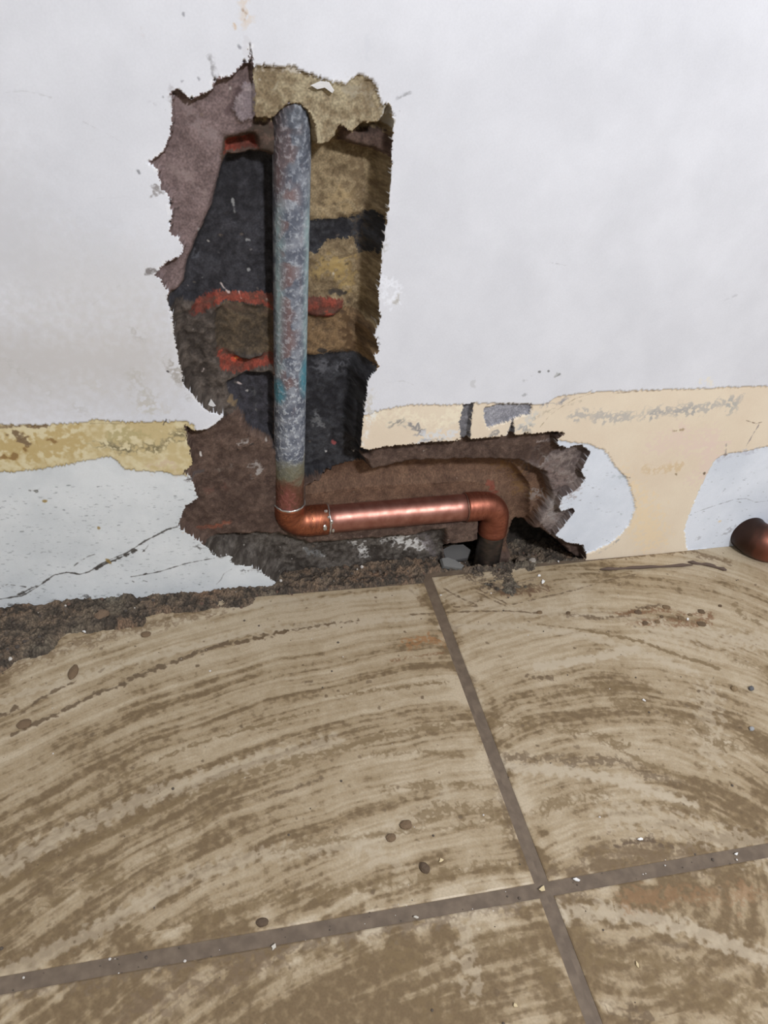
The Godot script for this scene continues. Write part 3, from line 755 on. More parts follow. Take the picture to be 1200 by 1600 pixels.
# ------------------------------------------------------------------ tiles, joints and the wiped mud
func build_floor() -> void:
	on_wall = false
	relief.resize(TW * TH)
	rough.resize(TW * TH)
	var n_all := TW * TH
	for y in TH:
		var zz := FLOOR_BACK + y * 0.5
		for x in TW:
			var xx := X0 + x * 0.5
			var i := y * TW + x
			# the cloth swung in arcs: streaks run round a centre behind the camera
			var cx := 138.0
			var cz := 640.0
			if xx > 168.0:
				cx = 155.0
				cz = 400.0 - minf(120.0, (xx - 168.0) * 0.4) + maxf(0.0, (zz - 270.0) * 1.6)
			var ddx := xx - cx
			var ddz := zz - cz
			var wob := (broad[i] - 128) * 0.022
			var r := sqrt(ddx * ddx + ddz * ddz) + wob
			var th := atan2(ddx, -ddz)
			var u1 := posmod(int(th * 42.0) + 700, TW)
			var u2 := posmod(int(th * 52.0) + 900, TW)
			var s1 := mid[posmod(int(r * 4.2), TH) * TW + u1]
			var s2 := fine[posmod(int(r * 2.6), TH) * TW + u2]
			var s3 := broad[posmod(int(r * 3.2), TH) * TW + u1]
			var b := broad[(i + 333000) % n_all]
			var v := (0.26 * s1 + 0.26 * s2 + 0.22 * s3 + 0.12 * mid[i] + 0.10 * fine[i] + 0.20 * b - 148.5) / 255.0
			# cleaner at the wall, muddier front and left, with light falloff painted in
			var base := 0.27 + clampf((zz - 25.0) / 260.0, 0.0, 1.0) * 0.46 + clampf((130.0 - xx) / 220.0, 0.0, 1.0) * 0.2 * clampf((zz - 40.0) / 120.0, 0.0, 1.0) + clampf((zz - 262.0) / 50.0, 0.0, 1.0) * 0.16
			var m := clampf(base + v * 3.1, 0.0, 1.0)
			var ja := absf(xx - 166.5 - (265.5 - zz) * 0.0157)
			var jb := absf(zz - 265.5 + (166.5 - xx) * 0.0157)
			var near_joint := maxf(1.0 - ja / 16.0, 1.0 - jb / 20.0)
			if near_joint > 0.0:
				m = clampf(m + near_joint * (broad[(i + 610000) % n_all] + mid[i] - 225.0) * 0.0085, 0.0, 1.0)
			var speck := fine[(i + 77777) % n_all]
			var d := clampf((m - 0.60) * 2.6 + (speck - 140) * 0.007, 0.0, 1.0) * 0.75
			var g := 1.0 + (grain[i] - 128) * 0.0005
			var j := i * 3
			var cr := lerpf(lerpf(181.0, 141.0, m), 105.0, d) * g
			var cg := lerpf(lerpf(165.0, 121.0, m), 87.0, d) * g
			var cb := lerpf(lerpf(140.0, 91.0, m), 64.0, d) * g
			col[j] = int(minf(cr, 255.0))
			col[j + 1] = int(minf(cg, 255.0))
			col[j + 2] = int(minf(cb, 255.0))
			relief[i] = clampi(int(60.0 + m * 40.0 + d * 90.0 + (speck - 128) * 0.1 * m), 0, 255)
			rough[i] = clampi(int(105.0 + m * 70.0 + d * 60.0), 0, 255)
	floor_marks()
	var mat := StandardMaterial3D.new()
	mat.resource_name = "muddy tile"
	mat.albedo_texture = tex(col, Image.FORMAT_RGB8)
	mat.roughness_texture = tex(rough, Image.FORMAT_L8)
	mat.roughness_texture_channel = BaseMaterial3D.TEXTURE_CHANNEL_RED
	mat.roughness = 1.0
	mat.metallic_specular = 0.4
	mat.heightmap_enabled = true
	mat.heightmap_texture = tex(relief, Image.FORMAT_L8)
	mat.heightmap_scale = 0.07
	mat.texture_repeat = false
	var clean := plain(rgb(160, 141, 110), 0.7)
	var ground := Node3D.new()
	place(ground, "floor")
	structure(ground)
	# cut tiles at the wall, full tiles in front; the rows lean a degree, as they do in the photograph
	var lay := Transform3D(Basis(Vector3.UP, deg_to_rad(-0.9)), Vector3(0.1665, 0, 0.2655))
	var w := 0.40
	var g := 0.0039
	for cx in range(-4, 6):
		for cz in range(-1, 8):
			var xa := cx * w + g
			var xb := (cx + 1) * w - g
			var za := -0.252 + g if cz < 0 else cz * w + g
			var zb := -g if cz < 0 else (cz + 1) * w - g
			if cz < 0:
				za = -0.2565 if cx < 0 else -0.2625 - 0.014 * cx
			var near := (cx == -1 or cx == 0) and cz <= 0
			if lay.origin.x + xa < -1.42 or lay.origin.x + xb > 2.42 or lay.origin.z + zb > 3.25:
				continue
			var t := obj("floor_tile", tile_mesh(xa, xb, za, zb, lay, 0.014 if cz < 0 and cx >= 0 else 0.0), mat if near else clean, ground)
			t.set_meta("kind", "structure")
	var mud := plain(rgb(118, 102, 84), 0.75)
	var gm := StandardMaterial3D.new()
	gm.albedo_color = rgb(255, 255, 255)
	gm.albedo_texture = blotch(rgb(112, 97, 81), rgb(96, 82, 68))
	gm.uv1_triplanar = true
	gm.uv1_world_triplanar = true
	gm.uv1_scale = Vector3(6, 6, 6)
	gm.roughness = 0.6
	slab("joint_bed", Vector3(-1.42, -0.10, -0.003), Vector3(2.42, -0.0007, 3.3), gm, ground)
	slab("floor_slab", Vector3(-1.42, -0.16, -0.2), Vector3(2.42, -0.045, 3.3), mud, ground)


func blotch(a: Color, b: Color) -> ImageTexture:
	var im := noise_image(31, 0.03, 4, 512, 512)
	im.convert(Image.FORMAT_RGB8)
	for y in 512:
		for x in 512:
			im.set_pixel(x, y, b.lerp(a, clampf((im.get_pixel(x, y).r - 0.5) * 1.8 + 0.5, 0, 1)))
	return ImageTexture.create_from_image(im)


func tile_mesh(xa: float, xb: float, za: float, zb: float, lay: Transform3D, cut := 0.0) -> ArrayMesh:
	var st := SurfaceTool.new()
	st.begin(Mesh.PRIMITIVE_TRIANGLES)
	st.set_smooth_group(-1)
	var e := 0.0012
	var rings: Array = []
	for k in [[0.0, -0.012], [0.0, -e], [e * 0.3, -e * 0.3], [e, 0.0]]:
		var o: float = k[0]
		rings.append([Vector3(xa + o, k[1], za + o), Vector3(xb - o, k[1], za + o - cut), Vector3(xb - o, k[1], zb - o), Vector3(xa + o, k[1], zb - o)])
	var put := func(p: Vector3) -> void:
		var q := lay * p
		st.set_uv(Vector2((q.x * 1000.0 - X0) * 2.0 / TW, (q.z * 1000.0 - FLOOR_BACK) * 2.0 / TH))
		st.add_vertex(q)
	for r in 3:
		for s in 4:
			var a: Vector3 = rings[r][s]
			var b: Vector3 = rings[r][(s + 1) % 4]
			var c: Vector3 = rings[r + 1][(s + 1) % 4]
			var d: Vector3 = rings[r + 1][s]
			for p in [a, b, c, a, c, d]:
				put.call(p)
	var t: Array = rings[3]
	for p in [t[0], t[1], t[2], t[0], t[2], t[3]]:
		put.call(p)
	st.generate_normals()
	return st.commit()


func floor_marks() -> void:
	var mud := rgb(100, 83, 63)
	var film := rgb(120, 101, 73)
	var pale := rgb(184, 170, 148)
	var rust := rgb(114, 82, 56)
	# wiped-clean swings
	stroke([-134.4, 206.5, -122.9, 200.5, -85.6, 183.4, -40.4, 168.9, 17.2, 156.0, 66.7, 150.6], 9.0, pale, 0.55, 0.5)
	stroke([-113.8, 256.9, -71.0, 242.9, -26.5, 224.0, 11.9, 217.3, 69.7, 221.0], 7.0, pale, 0.5, 0.5)
	stroke([166.5, 60.5, 221.8, 67.0, 269.2, 82.1, 311.1, 107.2, 340.8, 131.0], 6.0, pale, 0.6, 0.4)
	stroke([181.8, 26.4, 227.7, 51.3, 304.7, 65.8, 374.9, 93.8, 417.3, 117.5], 9.0, pale, 0.45, 0.5)
	stroke([225.8, 109.9, 273.4, 107.5, 307.3, 104.0], 7.0, pale, 0.85, 0.3)
	stroke([166.3, 185.7, 208.8, 195.2, 246.4, 210.5, 279.3, 232.6], 7.0, pale, 0.75, 0.4)
	stroke([332.7, 87.8, 379.4, 105.0, 421.8, 111.2], 16.0, pale, 0.5, 0.7)
	stroke([342.0, 150.9, 313.7, 201.4], 12.0, pale, 0.5, 0.8)
	stroke([228.1, 229.0, 277.2, 250.4, 309.4, 268.5], 14.0, pale, 0.5, 0.7)
	stroke([172.0, 279.2, 200.2, 284.4, 232.2, 297.2, 270.7, 322.7], 8.0, pale, 0.7, 0.4)
	stroke([170.9, 273.0, 171.6, 284.2], 4.0, pale, 0.8, 0.5)
	stroke([117.7, 270.8, 110.4, 304.4], 8.0, pale, 0.5, 0.8)
	stroke([-146.7, 52.5, -85.8, 37.3, 5.2, 16.8, 156.9, 19.2], 6.0, pale, 0.5, 0.6)
	stroke([-141.6, 83.8, -71.3, 63.9, 27.0, 43.9, 144.5, 46.9], 5.0, pale, 0.55, 0.6)
	stroke([130.2, 198.9, 68.8, 225.6, 89.1, 235.0], 6.0, pale, 0.35, 0.8)
	stroke([164.9, 269.0, 116.5, 268.9, 73.9, 269.3, 33.1, 271.3], 3.0, pale, 0.4, 0.8)
	# the raised ridges and lines of mud
	stroke([-129.8, 111.7, -115.7, 105.0, -104.8, 100.1, -91.8, 92.2, -82.3, 86.6, -62.2, 80.9], 2.2, mud, 0.9, 0.8, 0.2, 90)
	stroke([-66.3, 80.8, -47.8, 72.1, -24.0, 63.1, -6.0, 55.9, 26.3, 51.7, 50.3, 47.2], 2.8, mud, 0.9, 0.8, 0.15, 110)
	stroke([45.4, 48.5, 64.9, 45.9, 84.6, 44.7, 104.4, 44.7], 2.2, mud, 0.85, 1.0, 0.42, 90)
	stroke([-150.1, 100.5, -139.7, 96.1, -131.0, 90.8], 2.6, mud, 0.9, 0.9, 0.1, 90)
	stroke([-126.1, 95.2, -117.3, 86.1, -108.8, 80.9, -101.3, 76.5, -96.3, 73.9], 1.6, mud, 0.85, 0.9, 0.3, 80)
	stroke([-120.9, 212.8, -85.2, 198.4, -46.3, 182.2, -3.0, 167.3, 19.8, 163.0, 62.9, 156.4, 100.6, 151.1, 145.1, 149.0], 4.0, film, 0.75, 0.7, 0.3, 30)
	stroke([-74.3, 215.3, -53.5, 209.3, -25.4, 197.9, -16.9, 189.7], 7.0, film, 0.6, 0.9, 0.45, 30)
	stroke([-122.9, 237.2, -100.4, 227.0, -83.3, 220.0, -56.5, 218.6], 4.0, film, 0.75, 0.9, 0.4, 40)
	stroke([22.6, 181.8, 38.2, 179.7, 55.5, 174.5], 1.8, mud, 0.65, 0.9, 0.3, 50)
	stroke([-126.6, 177.7, -98.4, 168.6, -68.2, 156.3, -24.4, 139.1, 22.9, 129.3, 60.9, 123.3], 2.2, film, 0.8, 0.8, 0.35, 40)
	stroke([75.3, 112.9, 117.5, 112.6, 155.8, 113.2], 2.6, film, 0.8, 0.9, 0.4, 40)
	stroke([120.4, 88.4, 139.3, 86.2, 159.0, 86.0], 2.4, rust, 0.7, 0.9, 0.4, 40)
	stroke([137.8, 73.1, 152.1, 71.9, 167.5, 74.2], 7.0, rgb(150, 106, 68), 0.7, 1.0, 0.42, 30)
	stroke([-44.9, 250.0, -7.2, 245.6, 22.2, 243.2, 62.6, 246.3, 108.1, 247.8, 153.7, 248.5], 5.0, film, 0.75, 0.9, 0.38, 40)
	stroke([22.6, 217.3, 55.6, 216.2, 93.2, 218.0, 139.2, 222.0], 3.0, film, 0.7, 0.9, 0.4, 40)
	stroke([81.2, 162.8, 118.3, 166.5, 146.4, 173.6], 3.0, film, 0.7, 0.9, 0.42, 40)
	stroke([91.8, 190.1, 124.2, 191.2, 151.6, 197.2], 4.0, film, 0.75, 0.9, 0.4, 40)
	stroke([110.7, 210.7, 134.8, 210.7, 153.5, 216.1, 160.7, 229.9], 8.0, film, 0.7, 1.0, 0.4, 40)
	stroke([172.8, 112.8, 167.0, 151.5, 162.4, 190.7, 160.2, 225.7, 161.0, 249.8], 4.0, mud, 0.5, 1.0, 0.42, 40)
	stroke([145.4, 43.4, 171.0, 44.9, 193.2, 46.5, 227.7, 51.3, 250.2, 56.7], 1.3, mud, 0.75, 0.7, 0.15, 50)
	stroke([280.6, 81.0, 314.2, 96.2, 339.3, 115.3, 362.6, 131.2], 2.8, film, 0.85, 0.6, 0.1, 50)
	stroke([242.9, 67.9, 271.6, 76.9, 285.1, 83.0], 1.6, film, 0.7, 0.8, 0.3, 40)
	stroke([269.4, 60.8, 299.0, 69.4, 317.8, 69.1, 335.0, 62.6, 353.3, 61.3], 3.0, mud, 0.8, 1.0, 0.4, 70)
	stroke([315.3, 78.2, 344.3, 77.2, 370.4, 82.4, 388.7, 81.3], 3.0, rust, 0.7, 1.0, 0.42, 70)
	stroke([418.7, 70.4, 416.0, 85.1, 425.6, 93.1], 4.0, film, 0.7, 0.9, 0.3, 40)
	stroke([216.4, 117.1, 223.0, 119.3, 231.9, 121.9], 3.0, mud, 0.75, 1.0, 0.3, 60)
	stroke([245.3, 134.7, 270.4, 135.0, 290.0, 141.6, 302.5, 137.6], 7.0, film, 0.7, 1.0, 0.42, 40)
	stroke([268.8, 148.3, 299.7, 162.8, 311.0, 171.9, 318.9, 181.3], 8.0, film, 0.7, 1.0, 0.4, 40)
	stroke([174.0, 152.6, 204.6, 157.5, 237.8, 171.9, 257.6, 184.5], 5.0, film, 0.75, 1.0, 0.38, 40)
	stroke([250.4, 184.8, 269.7, 203.9, 287.4, 214.6], 3.0, film, 0.75, 0.8, 0.3, 50)
	stroke([171.0, 178.7, 213.3, 188.2, 248.7, 194.6, 259.7, 206.1, 279.9, 216.2], 5.0, mud, 0.65, 1.0, 0.38, 50)
	stroke([183.3, 219.5, 195.1, 216.7, 209.7, 213.9, 226.5, 214.5], 8.0, film, 0.7, 1.0, 0.42, 40)
	stroke([259.0, 226.4, 287.1, 239.7, 309.6, 253.6, 321.3, 258.2], 2.6, film, 0.75, 0.9, 0.3, 40)
	stroke([320.5, 193.8, 330.6, 192.8, 346.1, 192.2], 7.0, film, 0.8, 1.0, 0.42, 50)
	stroke([329.1, 198.8, 353.4, 206.9], 4.0, film, 0.6, 1.0, 0.45, 50)
	stroke([382.9, 125.8, 400.2, 141.3], 8.0, film, 0.5, 1.0, 0.45, 30)
	for q in [[179.2, 16.8, 191.1, 31.4, 201.7, 40.4], [203.7, 17.7, 215.8, 31.0, 227.7, 44.0], [206.5, 25.9, 216.4, 37.2, 224.8, 44.3], [196.6, 39.7, 204.9, 35.6], [183.0, 40.0, 193.5, 40.7, 206.6, 41.8]]:
		stroke(q, 1.3, mud, 0.75, 0.9, 0.35, 60)
	stroke([227.4, 44.7, 254.2, 40.1, 291.0, 34.2, 324.1, 26.5, 356.6, 22.5], 1.1, mud, 0.7, 0.9, 0.35, 50)
	stroke([309.4, 26.2, 332.9, 21.1, 349.2, 19.0], 1.4, film, 0.7, 1.0, 0.4, 40)
	# spilt dirt round the right-hand tile corner, along the wall and beside the joints
	stroke([207.4, 6.2, 222.4, 20.2, 237.1, 26.1, 255.7, 22.3], 9.0, rgb(92, 78, 64), 0.8, 1.0, 0.38, 60)
	stroke([230.4, 29.1, 243.7, 30.9, 265.0, 27.5], 6.0, rgb(104, 80, 60), 0.8, 1.0, 0.42, 60)
	stroke([317.2, -3.2, 363.7, -2.6, 409.7, -4.1, 420.8, -0.9], 5.0, rgb(118, 98, 74), 0.85, 1.0, 0.3, 60)
	stroke([422.8, 6.6, 438.9, 12.3, 447.8, 18.8], 5.0, rgb(118, 98, 74), 0.8, 1.0, 0.38, 60)
	stroke([-144.8, 64.2, -122.6, 50.2, -94.6, 36.0, -50.9, 26.1, -4.5, 18.9], 10.0, rgb(118, 98, 74), 0.7, 1.0, 0.42, 50)
	stroke([158.2, 34.4, 155.9, 22.9, 152.3, 16.3], 3.0, rgb(118, 98, 74), 0.7, 1.0, 0.45, 50)
	stroke([177.8, 266.0, 210.0, 256.7, 232.2, 253.9, 251.2, 261.3, 262.0, 268.0], 12.0, rgb(116, 98, 76), 0.75, 0.9, 0.3, 40)
	stroke([218.0, 249.0, 239.6, 248.0, 252.0, 256.3], 2.0, rgb(92, 76, 60), 0.75, 0.9, 0.3, 40)
	stroke([175.4, 288.3, 178.1, 298.7], 7.0, film, 0.6, 0.9, 0.4, 40)
	stroke([210.6, 279.2, 255.3, 285.6, 293.5, 290.8], 9.0, rgb(140, 108, 78), 0.6, 1.0, 0.42, 40)
	stroke([175.3, 304.6, 203.0, 308.3, 225.9, 320.5, 257.2, 341.7], 5.0, film, 0.75, 1.0, 0.38, 40)
	stroke([182.9, 296.4, 210.7, 301.0, 229.4, 308.4], 2.0, mud, 0.6, 1.0, 0.4, 60)
	stroke([174.5, 328.5, 187.9, 329.7, 192.2, 334.8], 5.0, mud, 0.75, 1.0, 0.35, 70)
	stroke([202.7, 322.2, 225.9, 332.7, 245.2, 348.0], 7.0, film, 0.65, 1.0, 0.4, 40)
	stroke([125.4, 285.6, 147.7, 293.0, 151.7, 309.4], 10.0, film, 0.65, 1.0, 0.42, 40)
	stroke([76.9, 285.9, 91.4, 306.6, 100.6, 319.7], 12.0, film, 0.6, 1.0, 0.42, 40)
	stroke([6.5, 278.5, 58.8, 276.2, 83.3, 287.1], 9.0, film, 0.55, 1.0, 0.4, 30)
	stroke([-53.8, 284.0, -15.1, 277.3, 13.3, 273.8], 8.0, rgb(116, 98, 78), 0.6, 1.0, 0.36, 30)
	stroke([-112.4, 265.7, -54.5, 266.2, 13.9, 267.7, 87.6, 270.3, 145.7, 269.8], 6.0, rgb(116, 100, 82), 0.65, 1.0, 0.42, 30)
	stroke([-113.1, 261.4, -69.8, 260.4, -14.4, 260.8, 61.6, 262.1], 3.0, rgb(116, 100, 82), 0.6, 1.0, 0.35, 30)
	for q in [[310.0, 66.5, 333.2, 66.1, 358.7, 67.4], [325.8, 79.7, 356.5, 86.2, 384.9, 87.4], [363.6, 74.1, 391.7, 76.5]]:
		stroke(q, 3.5, rust, 0.7, 1.0, 0.4, 50)
	# spatter
	for n in 1300:
		var p := PackedFloat32Array([rng.randf_range(-160.0, 500.0), rng.randf_range(5.0, 350.0)])
		var s := rng.randf()
		stroke(p, 0.4 + s * s * s * s * 1.6, mud, rng.randf_range(0.35, 0.85), 1.0, 0, 60)


func build_room() -> void:
	var white := plain(rgb(226, 225, 222), 0.9)
	structure(slab("wall_left", Vector3(-1.52, -0.16, -0.2), Vector3(-1.4, 2.6, 3.4), white))
	structure(slab("wall_right", Vector3(2.4, -0.16, -0.2), Vector3(2.52, 2.6, 3.4), white))
	structure(slab("wall_front", Vector3(-1.4, -0.16, 3.25), Vector3(2.4, 2.6, 3.4), white))
	structure(slab("ceiling", Vector3(-1.4, 2.5, -0.2), Vector3(2.4, 2.6, 3.25), white))
	var lit := Node3D.new()
	place(lit, "ceiling_lamp")
	lit.position = Vector3(1.15, 2.5, 1.75)
	tag(lit, "square white ceiling lamp panel in a thin metal rim", "lamp")
	var rim := CSGBox3D.new()
	rim.size = Vector3(0.64, 0.03, 0.64)
	rim.position.y = -0.015
	rim.material = plain(rgb(225, 225, 225), 0.4)
	place(rim, "rim", lit)
	var glow := plain(Color.WHITE, 0.5)
	glow.emission_enabled = true
	glow.emission = Color(1, 0.975, 0.95)
	glow.emission_energy_multiplier = 1.2
	var pan := slab("glowing_panel", Vector3(-0.29, -0.036, -0.29), Vector3(0.29, -0.029, 0.29), glow, lit)
	# an unseen hanging lamp, added to make the light fall off sideways
	var added_lamp := Node3D.new()
	place(added_lamp, "added_pendant")
	added_lamp.position = Vector3(0.36, 0.92, 0.90)
	tag(added_lamp, "added unseen frosted globe hanging low, put in to make the light fall off", "lamp")
	var bm := SphereMesh.new()
	bm.radius = 0.055
	bm.height = 0.11
	bm.radial_segments = 32
	bm.rings = 16
	var frost := plain(Color.WHITE, 0.6)
	frost.emission_enabled = true
	frost.emission = Color(0.95, 0.97, 1.0)
	frost.emission_energy_multiplier = 2.0
	obj("added_bulb", bm, frost, added_lamp)
	var black := plain(rgb(30, 30, 32), 0.6)
	obj("added_holder", tube([Vector3(0, 50, 0), Vector3(0, 54, 0), Vector3(0, 96, 0), Vector3(0, 104, 0)], [16.0, 19.0, 17.0, 5.0], true, 24), black, added_lamp)
	obj("added_flex", tube([Vector3(0, 100, 0), Vector3(0, 700, 0), Vector3(0, 1585, 0)], [3.0, 3.0, 3.0], true, 12), black, added_lamp)
	pan.cast_shadow = GeometryInstance3D.SHADOW_CASTING_SETTING_ON


# ------------------------------------------------------------------ loose dirt
func build_dirt() -> void:
	on_wall = false
	lab.fill(0)
	region([-167.3, 69.1, -145.7, 58.4, -130.8, 50.2, -111.7, 44.0, -109.4, 33.8, -86.3, 30.8, -53.2, 25.7, -18.6, 18.4, 39.4, 14.3, 110.6, 13.7, 158.6, 12.5, 168.9, 10.7, 172.5, -2.4, 190.4, -2.5, 207.4, 6.2, 215.7, 18.5, 224.0, 29.8, 229.0, 38.9, 242.3, 34.6, 264.4, 29.0, 262.2, 17.5, 277.0, -1.4, 308.5, -4.3, 346.0, -4.9, 376.1, -64.6, 154.9, -89.8, -192.8, -61.6], 1, false)
	var m := Image.create_from_data(TW, TH, false, Image.FORMAT_L8, scaled(lab, 255))
	m.resize(TW / 20, TH / 20, Image.INTERPOLATE_BILINEAR)
	m.resize(TW, TH, Image.INTERPOLATE_CUBIC)
	var soft := m.get_data()
	var gw := 720
	var gh := 145
	var z := PackedFloat32Array()
	z.resize(gw * gh)
	for y in gh:
		for x in gw:
			var i := int(y * 2.0 - 0.0) * TW + int(x * 2.0)
			var zz := FLOOR_BACK + y
			var xx := X0 + x
			var h := (soft[i] - 150) / 105.0
			if xx > 190.0 and zz > 0.0:
				h *= 0.6
			var hh := -2.6 + h * 4.6 + (mid[i] - 128) * 0.022 + (fine[i] - 128) * 0.013 + (grain[i] - 128) * 0.008
			if xx > 185.0 and xx < 320.0 and zz < -4.0: # the drain-like gap behind the tile where the pipe goes down
				hh -= 12.0 * smoothstep(-2.0, -12.0, zz)
			if xx > -30.0 and xx < 185.0 and zz < 5.0: # heaped against the footing
				hh += clampf((5.0 - zz) * 0.05, -1.0, 1.2)
			if xx < -60.0:
				hh += 2.5
			z[y * gw + x] = hh
	var st := SurfaceTool.new()
	st.begin(Mesh.PRIMITIVE_TRIANGLES)
	var map := PackedInt32Array()
	map.resize(gw * gh)
	map.fill(-1)
	var count := 0
	for y in gh - 1:
		for x in gw - 1:
			var g0 := y * gw + x
			if maxf(maxf(z[g0], z[g0 + 1]), maxf(z[g0 + gw], z[g0 + gw + 1])) < -1.5 and FLOOR_BACK + y > 0.0:
				continue
			for g in [g0, g0 + 1, g0 + gw, g0 + gw + 1]:
				if map[g] < 0:
					map[g] = count
					count += 1
					st.set_smooth_group(0)
					st.set_uv(Vector2((g % gw) * 2.0 / TW, (g / gw) * 2.0 / TH))
					st.add_vertex(Vector3(X0 + g % gw, z[g], FLOOR_BACK + g / gw) * 0.001)
			for g in [g0, g0 + 1, g0 + gw, g0 + 1, g0 + gw + 1, g0 + gw]:
				st.add_index(map[g])
	st.generate_normals()
	# colour of the dirt
	for i in TW * 300:
		var t := clampf(0.5 + (0.5 * fine[i] + 0.5 * mid[(i + 91111) % (TW * TH)] - 128.0) / 255.0 * 4.0, 0.0, 1.0)
		var r := broad[(i + 40000) % (TW * TH)]
		var k := 1.0 + (grain[i] - 128) * 0.003
		var j := i * 3
		col[j] = int(clampf(lerpf(68.0, 106.0 + (r - 128) * 0.1, t) * k, 0.0, 255.0))
		col[j + 1] = int(clampf(lerpf(61.0, 93.0, t) * k, 0.0, 255.0))
		col[j + 2] = int(clampf(lerpf(54.0, 79.0 - (r - 128) * 0.04, t) * k, 0.0, 255.0))
	var mat := StandardMaterial3D.new()
	mat.albedo_texture = tex(col, Image.FORMAT_RGB8)
	mat.roughness = 0.95
	mat.metallic_specular = 0.3
	var o := obj("dirt", st.commit(), mat)
	tag(o, "dark brown dirt and mortar dust swept along the foot of the wall", "dirt")
	o.set_meta("kind", "stuff")
	# grit too small and too many to pick apart
	var mm := MultiMesh.new()
	mm.transform_format = MultiMesh.TRANSFORM_3D
	mm.use_colors = true
	mm.mesh = stone(5, Vector3.ONE, 0.35, 6)
	var spots: Array = []
	var tones: Array[Color] = [rgb(86, 76, 66), rgb(98, 84, 72), rgb(74, 67, 62), rgb(106, 90, 74), rgb(90, 80, 72), rgb(196, 190, 182), rgb(98, 76, 64)]
	while spots.size() < 1500:
		var x := rng.randi_range(60, gw - 20)
		var y := rng.randi_range(20, gh - 4)
		var h := z[y * gw + x]
		if h < -0.8 and FLOOR_BACK + y > -2.0:
			continue
		var s := 0.3 + 1.3 * pow(rng.randf(), 4.0)
		var bas := Basis.from_euler(Vector3(rng.randf() * 6.0, rng.randf() * 6.0, rng.randf() * 6.0)).scaled(Vector3(s, s * rng.randf_range(0.6, 1.0), s) * 0.001)
		spots.append([Transform3D(bas, Vector3(X0 + x, h + s * 0.3, FLOOR_BACK + y) * 0.001), tones[5 if rng.randf() < 0.04 else [0, 1, 2, 3, 4, 6][mini(5, int(rng.randf() * 6.0))]]])
	for k in 260: # a thin scatter over tiles and joints
		var s := 0.25 + 0.7 * pow(rng.randf(), 3.0)
		var bas := Basis.from_euler(Vector3(rng.randf() * 6.0, rng.randf() * 6.0, rng.randf() * 6.0)).scaled(Vector3(s, s * 0.7, s) * 0.001)
		var p := Vector3(rng.randf_range(-150.0, 490.0), 0.15, 20.0 + 320.0 * pow(rng.randf(), 1.3))
		if k < 90:
			p.z = 265.5 + rng.randf_range(-7.0, 7.0) - (166.5 - p.x) * 0.0157
			p.y = -0.4
		spots.append([Transform3D(bas, p * 0.001), tones[5] if rng.randf() < 0.3 else tones[0]])
	mm.instance_count = spots.size()
	for k in spots.size():
		mm.set_instance_transform(k, spots[k][0])
		var c: Color = spots[k][1]
		mm.set_instance_color(k, c.srgb_to_linear())
	var gmat := plain(Color.WHITE, 0.9)
	gmat.vertex_color_use_as_albedo = true
	var gi := MultiMeshInstance3D.new()
	gi.multimesh = mm
	gi.material_override = gmat
	place(gi, "grit")
	tag(gi, "loose brown and white grit lying on the dirt by the wall", "grit")
	gi.set_meta("kind", "stuff")


func scaled(a: PackedByteArray, k: int) -> PackedByteArray:
	var out := a.duplicate()
	for i in out.size():
		if out[i] > 0:
			out[i] = k
	return out


func stone(s: int, size: Vector3, dent: float, rings := 8) -> ArrayMesh:
	var n := FastNoiseLite.new()
	n.seed = s
	n.noise_type = FastNoiseLite.TYPE_CELLULAR
	n.frequency = 0.7
	var n2 := FastNoiseLite.new()
	n2.seed = s + 1
	n2.frequency = 1.1
	var st := SurfaceTool.new()
	st.begin(Mesh.PRIMITIVE_TRIANGLES)
	var seg := rings + 3
	for r in rings + 1:
		var a := PI * r / rings
		for k in seg + 1:
			var b := TAU * (k % seg) / seg
			var d := Vector3(sin(a) * cos(b), cos(a), sin(a) * sin(b))
			var q := 1.0 + dent * (n.get_noise_3dv(d * 1.4) + 0.5) + dent * 0.8 * n2.get_noise_3dv(d * 1.2)
			st.set_smooth_group(-1)
			st.set_uv(Vector2(float(k) / seg, float(r) / rings))
			st.add_vertex(d * q * size)
	for r in rings:
		for k in seg:
			var p := r * (seg + 1) + k
			for e in [p, p + 1, p + seg + 1, p + 1, p + seg + 2, p + seg + 1]:
				st.add_index(e)
	st.deindex()
	st.generate_normals()
	return st.commit()


# an irregular thin chip with a broken rim, lying in its own xz plane
func chip(p: Array, thick: float, curl := 0.0) -> ArrayMesh:
	var st := SurfaceTool.new()
	st.begin(Mesh.PRIMITIVE_TRIANGLES)
	st.set_smooth_group(-1)
	var mid_ := Vector2.ZERO
	for v in p:
		mid_ += v
	mid_ /= p.size()
	var at := func(v: Vector2, y: float, f: float) -> Vector3:
		var q := mid_ + (v - mid_) * f
		return Vector3(q.x, y + curl * (q - mid_).length_squared(), q.y)
	for i in p.size():
		var a: Vector2 = p[i]
		var b: Vector2 = p[(i + 1) % p.size()]
		var top: Array = [at.call(a, thick, 0.9), at.call(b, thick, 0.9), at.call(mid_, thick * 1.05, 1.0)]
		var rim: Array = [at.call(a, thick * 0.5, 1.0), at.call(b, thick * 0.5, 1.0), at.call(a, 0.0, 0.95), at.call(b, 0.0, 0.95), at.call(mid_, 0.0, 1.0)]
		for v in [top[0], top[1], top[2], rim[0], top[1], top[0], rim[0], rim[1], top[1], rim[2], rim[1], rim[0], rim[2], rim[3], rim[1], rim[2], rim[4], rim[3]]:
			st.add_vertex(v)
	st.generate_normals()
	return st.commit()


